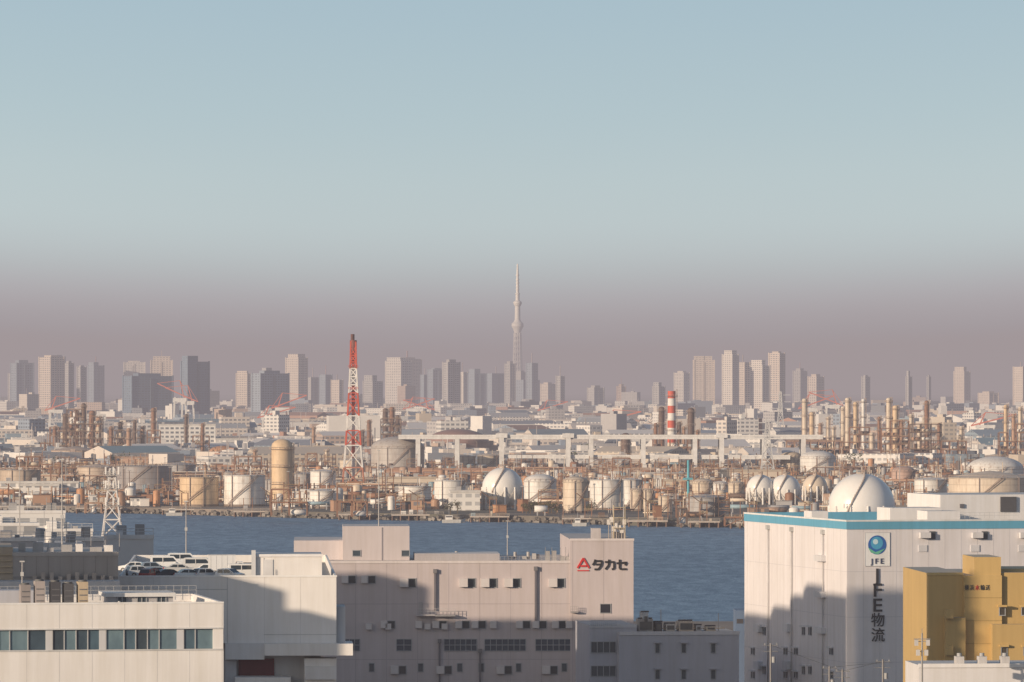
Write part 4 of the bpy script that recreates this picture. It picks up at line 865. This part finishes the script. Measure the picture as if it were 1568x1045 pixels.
# ---------------------------------------------------------------- vehicles on the garage deck
def car(px,dep,kind,col,rot):
    p=G.pt(G.u(px,dep),dep,deck+.01); m=MB(); m.T=Matrix.Translation(p)@Matrix.Rotation(math.radians(rot),4,'Z')
    gl=(0.03,0.04,0.05)
    if kind=='sedan': P=[(-2.25,.3),(-2.28,.75),(-2.1,.98),(-1.6,1.02),(-.95,1.42),(-.2,1.48),(.45,1.42),(1.2,1.0),(2.05,.86),(2.25,.62),(2.25,.3)]; gs=(3,6); wn=[(-1.4,1.03),(-.9,1.36),(.38,1.36),(1.0,1.0)]; w=.86
    elif kind=='hatch': P=[(-1.85,.3),(-1.9,.8),(-1.8,1.0),(-1.5,1.5),(-.8,1.6),(.3,1.55),(1.05,1.05),(1.8,.9),(1.95,.6),(1.95,.3)]; gs=(2,5); wn=[(-1.5,1.02),(-1.3,1.45),(.22,1.47),(.9,1.03)]; w=.84
    elif kind=='van': P=[(-2.2,.35),(-2.25,1.0),(-2.15,1.9),(-1.8,1.98),(1.1,1.95),(1.75,1.25),(2.2,1.0),(2.3,.6),(2.3,.35)]; gs=(4,); wn=[(-1.9,1.15),(-1.9,1.75),(1.0,1.75),(1.5,1.2)]; w=.88
    if kind!='truck':
        hw_=lambda z:w*(1-max(0,z-.95)*0.22); nP=len(P)
        b_=m.av([(x,-hw_(z),z) for x,z in P]+[(x,hw_(z),z) for x,z in P])
        for i in range(nP-1): 
            m.face([b_+i,b_+i+1,b_+nP+i+1,b_+nP+i],gl if i in gs else col,iG if i in gs else iC,False)
        m.face([b_+i for i in range(nP)],col,iC); m.face([b_+nP+i for i in range(nP)][::-1],col,iC)
        for sg in (-1,1):
            m.poly([(x,sg*(hw_(z)+.012),z) for x,z in wn],gl,iG)
            xm=(wn[1][0]+wn[2][0])/2; m.box(xm-.05,xm+.05,sg*(hw_(1.2))-.05,sg*(hw_(1.2))+.05,1.0,wn[1][1],col,iC)
            for xw in (P[0][0]+.8,P[-1][0]-.8):
                m.T=m.T@Matrix.Translation((xw,sg*w*.86,.32))@Matrix.Rotation(math.radians(90),4,'X'); m.lathe(0,0,[(0.2,.13),(.33,.12),(.33,-.12),(.2,-.13)],(0.02,0.02,0.02),iP,16); m.lathe(0,0,[(.001,.125),(.2,.13)],(0.5,0.5,0.5),iP,12); m.lathe(0,0,[(.001,-.125),(.2,-.13)],(0.5,0.5,0.5),iP,12)
                m.T=Matrix.Translation(p)@Matrix.Rotation(math.radians(rot),4,'Z')
            m.box(P[-1][0]-.25,P[-1][0]+.02,sg*w*.75-.15,sg*w*.75+.15,.62,.78,(0.7,0.7,0.68)); m.box(P[0][0]-.04,P[0][0]+.15,sg*w*.78-.12,sg*w*.78+.12,.75,.95,(0.4,0.02,0.02))
            m.box(wn[3][0]-.25,wn[3][0]-.1,sg*(w+.11)-.09,sg*(w+.11)+.09,1.02,1.15,col,iC)
        m.box(P[0][0]-.05,P[-1][0]+.05,-w*.9,w*.9,.25,.42,(0.05,0.05,0.05))
        nm={'sedan':'parked_car','hatch':'parked_car','van':'parked_van'}[kind]
    else:
        m.box(-2.6,1.1,-1.0,1.0,.9,2.95,col,iC); m.box(-2.65,1.15,-1.03,1.03,.78,.898,(0.3,0.3,0.3)); m.box(-2.65,1.15,-1.03,1.03,2.952,3.03,(0.6,0.6,0.6))
        for k in range(5): m.box(-2.3+k*.75,-2.27+k*.75,-1.02,-1.001,.95,2.9,(0.5,0.5,0.5))
        b_=m.av([(1.3,-.9,.45),(2.5,-.9,.45),(2.5,-.9,1.15),(2.1,-.88,2.05),(1.3,-.88,2.1),(1.3,.9,.45),(2.5,.9,.45),(2.5,.9,1.15),(2.1,.88,2.05),(1.3,.88,2.1)])
        for q,c,mi in (((0,1,2,3,4),col,iC),((9,8,7,6,5),col,iC),((1,6,7,2),col,iC),((2,7,8,3),gl,iG),((3,8,9,4),col,iC),((0,4,9,5),col,iC)): m.face([b_+k for k in q],c,mi)
        for sg in (-1,1):
            m.poly([(1.5,sg*.915,1.2),(2.3,sg*.915,1.2),(2.02,sg*.9,1.9),(1.5,sg*.9,1.9)],gl,iG)
            for xw in (-1.7,1.9): 
                m.T=m.T@Matrix.Translation((xw,sg*.82,.4))@Matrix.Rotation(math.radians(90),4,'X'); m.lathe(0,0,[(.001,.14),(.2,.14),(.4,.12),(.4,-.12),(.2,-.14),(.001,-.14)],(0.03,0.03,0.03),iP,16); m.T=Matrix.Translation(p)@Matrix.Rotation(math.radians(rot),4,'Z')
        m.box(-2.6,1.4,-.4,.4,.45,.775,(0.1,0.1,0.1)); nm='box_truck'
    m.finish(nm)
WH=(0.8,0.8,0.8)
for q in [(214,28,'hatch',(0.6,0.62,0.65),20),(240,20,'hatch',(0.06,0.06,0.07),35),(258,17,'sedan',(0.02,0.03,0.05),25),(290,17,'sedan',WH,15),(316,17,'hatch',(0.65,0.67,0.7),30),(254,60,'van',WH,5),(305,52,'van',(0.6,0.6,0.6),0),(348,30,'truck',WH,5),(374,24,'van',(0.72,0.72,0.72),8),(330,62,'hatch',(0.3,0.05,0.04),0),(205,50,'sedan',WH,178),(280,75,'van',(0.7,0.72,0.74),5),(232,16,'hatch',(0.35,0.03,0.03),60),(352,15,'hatch',WH,-30),(235,45,'hatch',(0.25,0.3,0.38),10),(275,40,'sedan',(0.5,0.5,0.5),5),(315,36,'hatch',WH,175)]:
    car(*q)

# ---------------------------------------------------------------- unseen towers added left of view, shaped to shadow the near buildings
def shade(targets,d,name='shadow_blocker_tower',depth=14,col=(0.55,0.5,0.47)):
    for (p,q) in targets:
        a=Vector(p)+SH*d; b_=Vector(q)+SH*d; h=(p[2]+q[2])/2+d*math.tan(SUN_EL)
        m=MB(); dx=b_-a; ang=math.atan2(dx.y,dx.x); L=math.hypot(dx.x,dx.y)
        m.T=Matrix.Translation((a.x,a.y,0))@Matrix.Rotation(ang,4,'Z'); m.box(0,L,-depth,0,3,h,(*col,0.8),iF,(0.4,0.4,0.4)); m.box(L*.3,L*.6,-depth*.7,-depth*.3,h,h+.4,(0.4,0.4,0.4))
        for k in range(int((h-6)/3.2)): m.box(.5,L-.5,-depth-1.2,-depth-.003,5+k*3.2,5.9+k*3.2,(0.6,0.56,0.52))
        m.finish(name)
T=Wall(497,1100,2)
def tp(W_,px,py): v=W_.pt(W_.u(px),0,0); return (v.x,v.y,W_.z(px,py))
shade([(tp(T,490,878),tp(T,577,878)),(tp(T,640,945),tp(T,975,952))],172,depth=8)
shade([(tp(T,577.5,950),tp(T,639.5,950))],172,depth=8)
J=Wall(1297,1000,A); JS=Wall(1297,1000,A+90)
shade([(tp(J,1297,898),tp(J,1380,908)),(tp(J,1381,926),tp(J,1575,926))],250,depth=5)
shade([(tp(JS,1142,942),tp(JS,1185,942)),(tp(JS,1186,930),tp(JS,1215,930)),(tp(JS,1216,912),tp(JS,1235,912)),(tp(JS,1236,896),tp(JS,1262,896)),(tp(JS,1263,910),tp(JS,1296,910))],190,depth=5)
shade([(tp(Y,1410,862),tp(Y,1443,872))],190,depth=5)
shade([(tp(G,120,880),tp(G,346,884)),(tp(G,350,932),tp(G,465,937))],105,depth=6)
print('done')
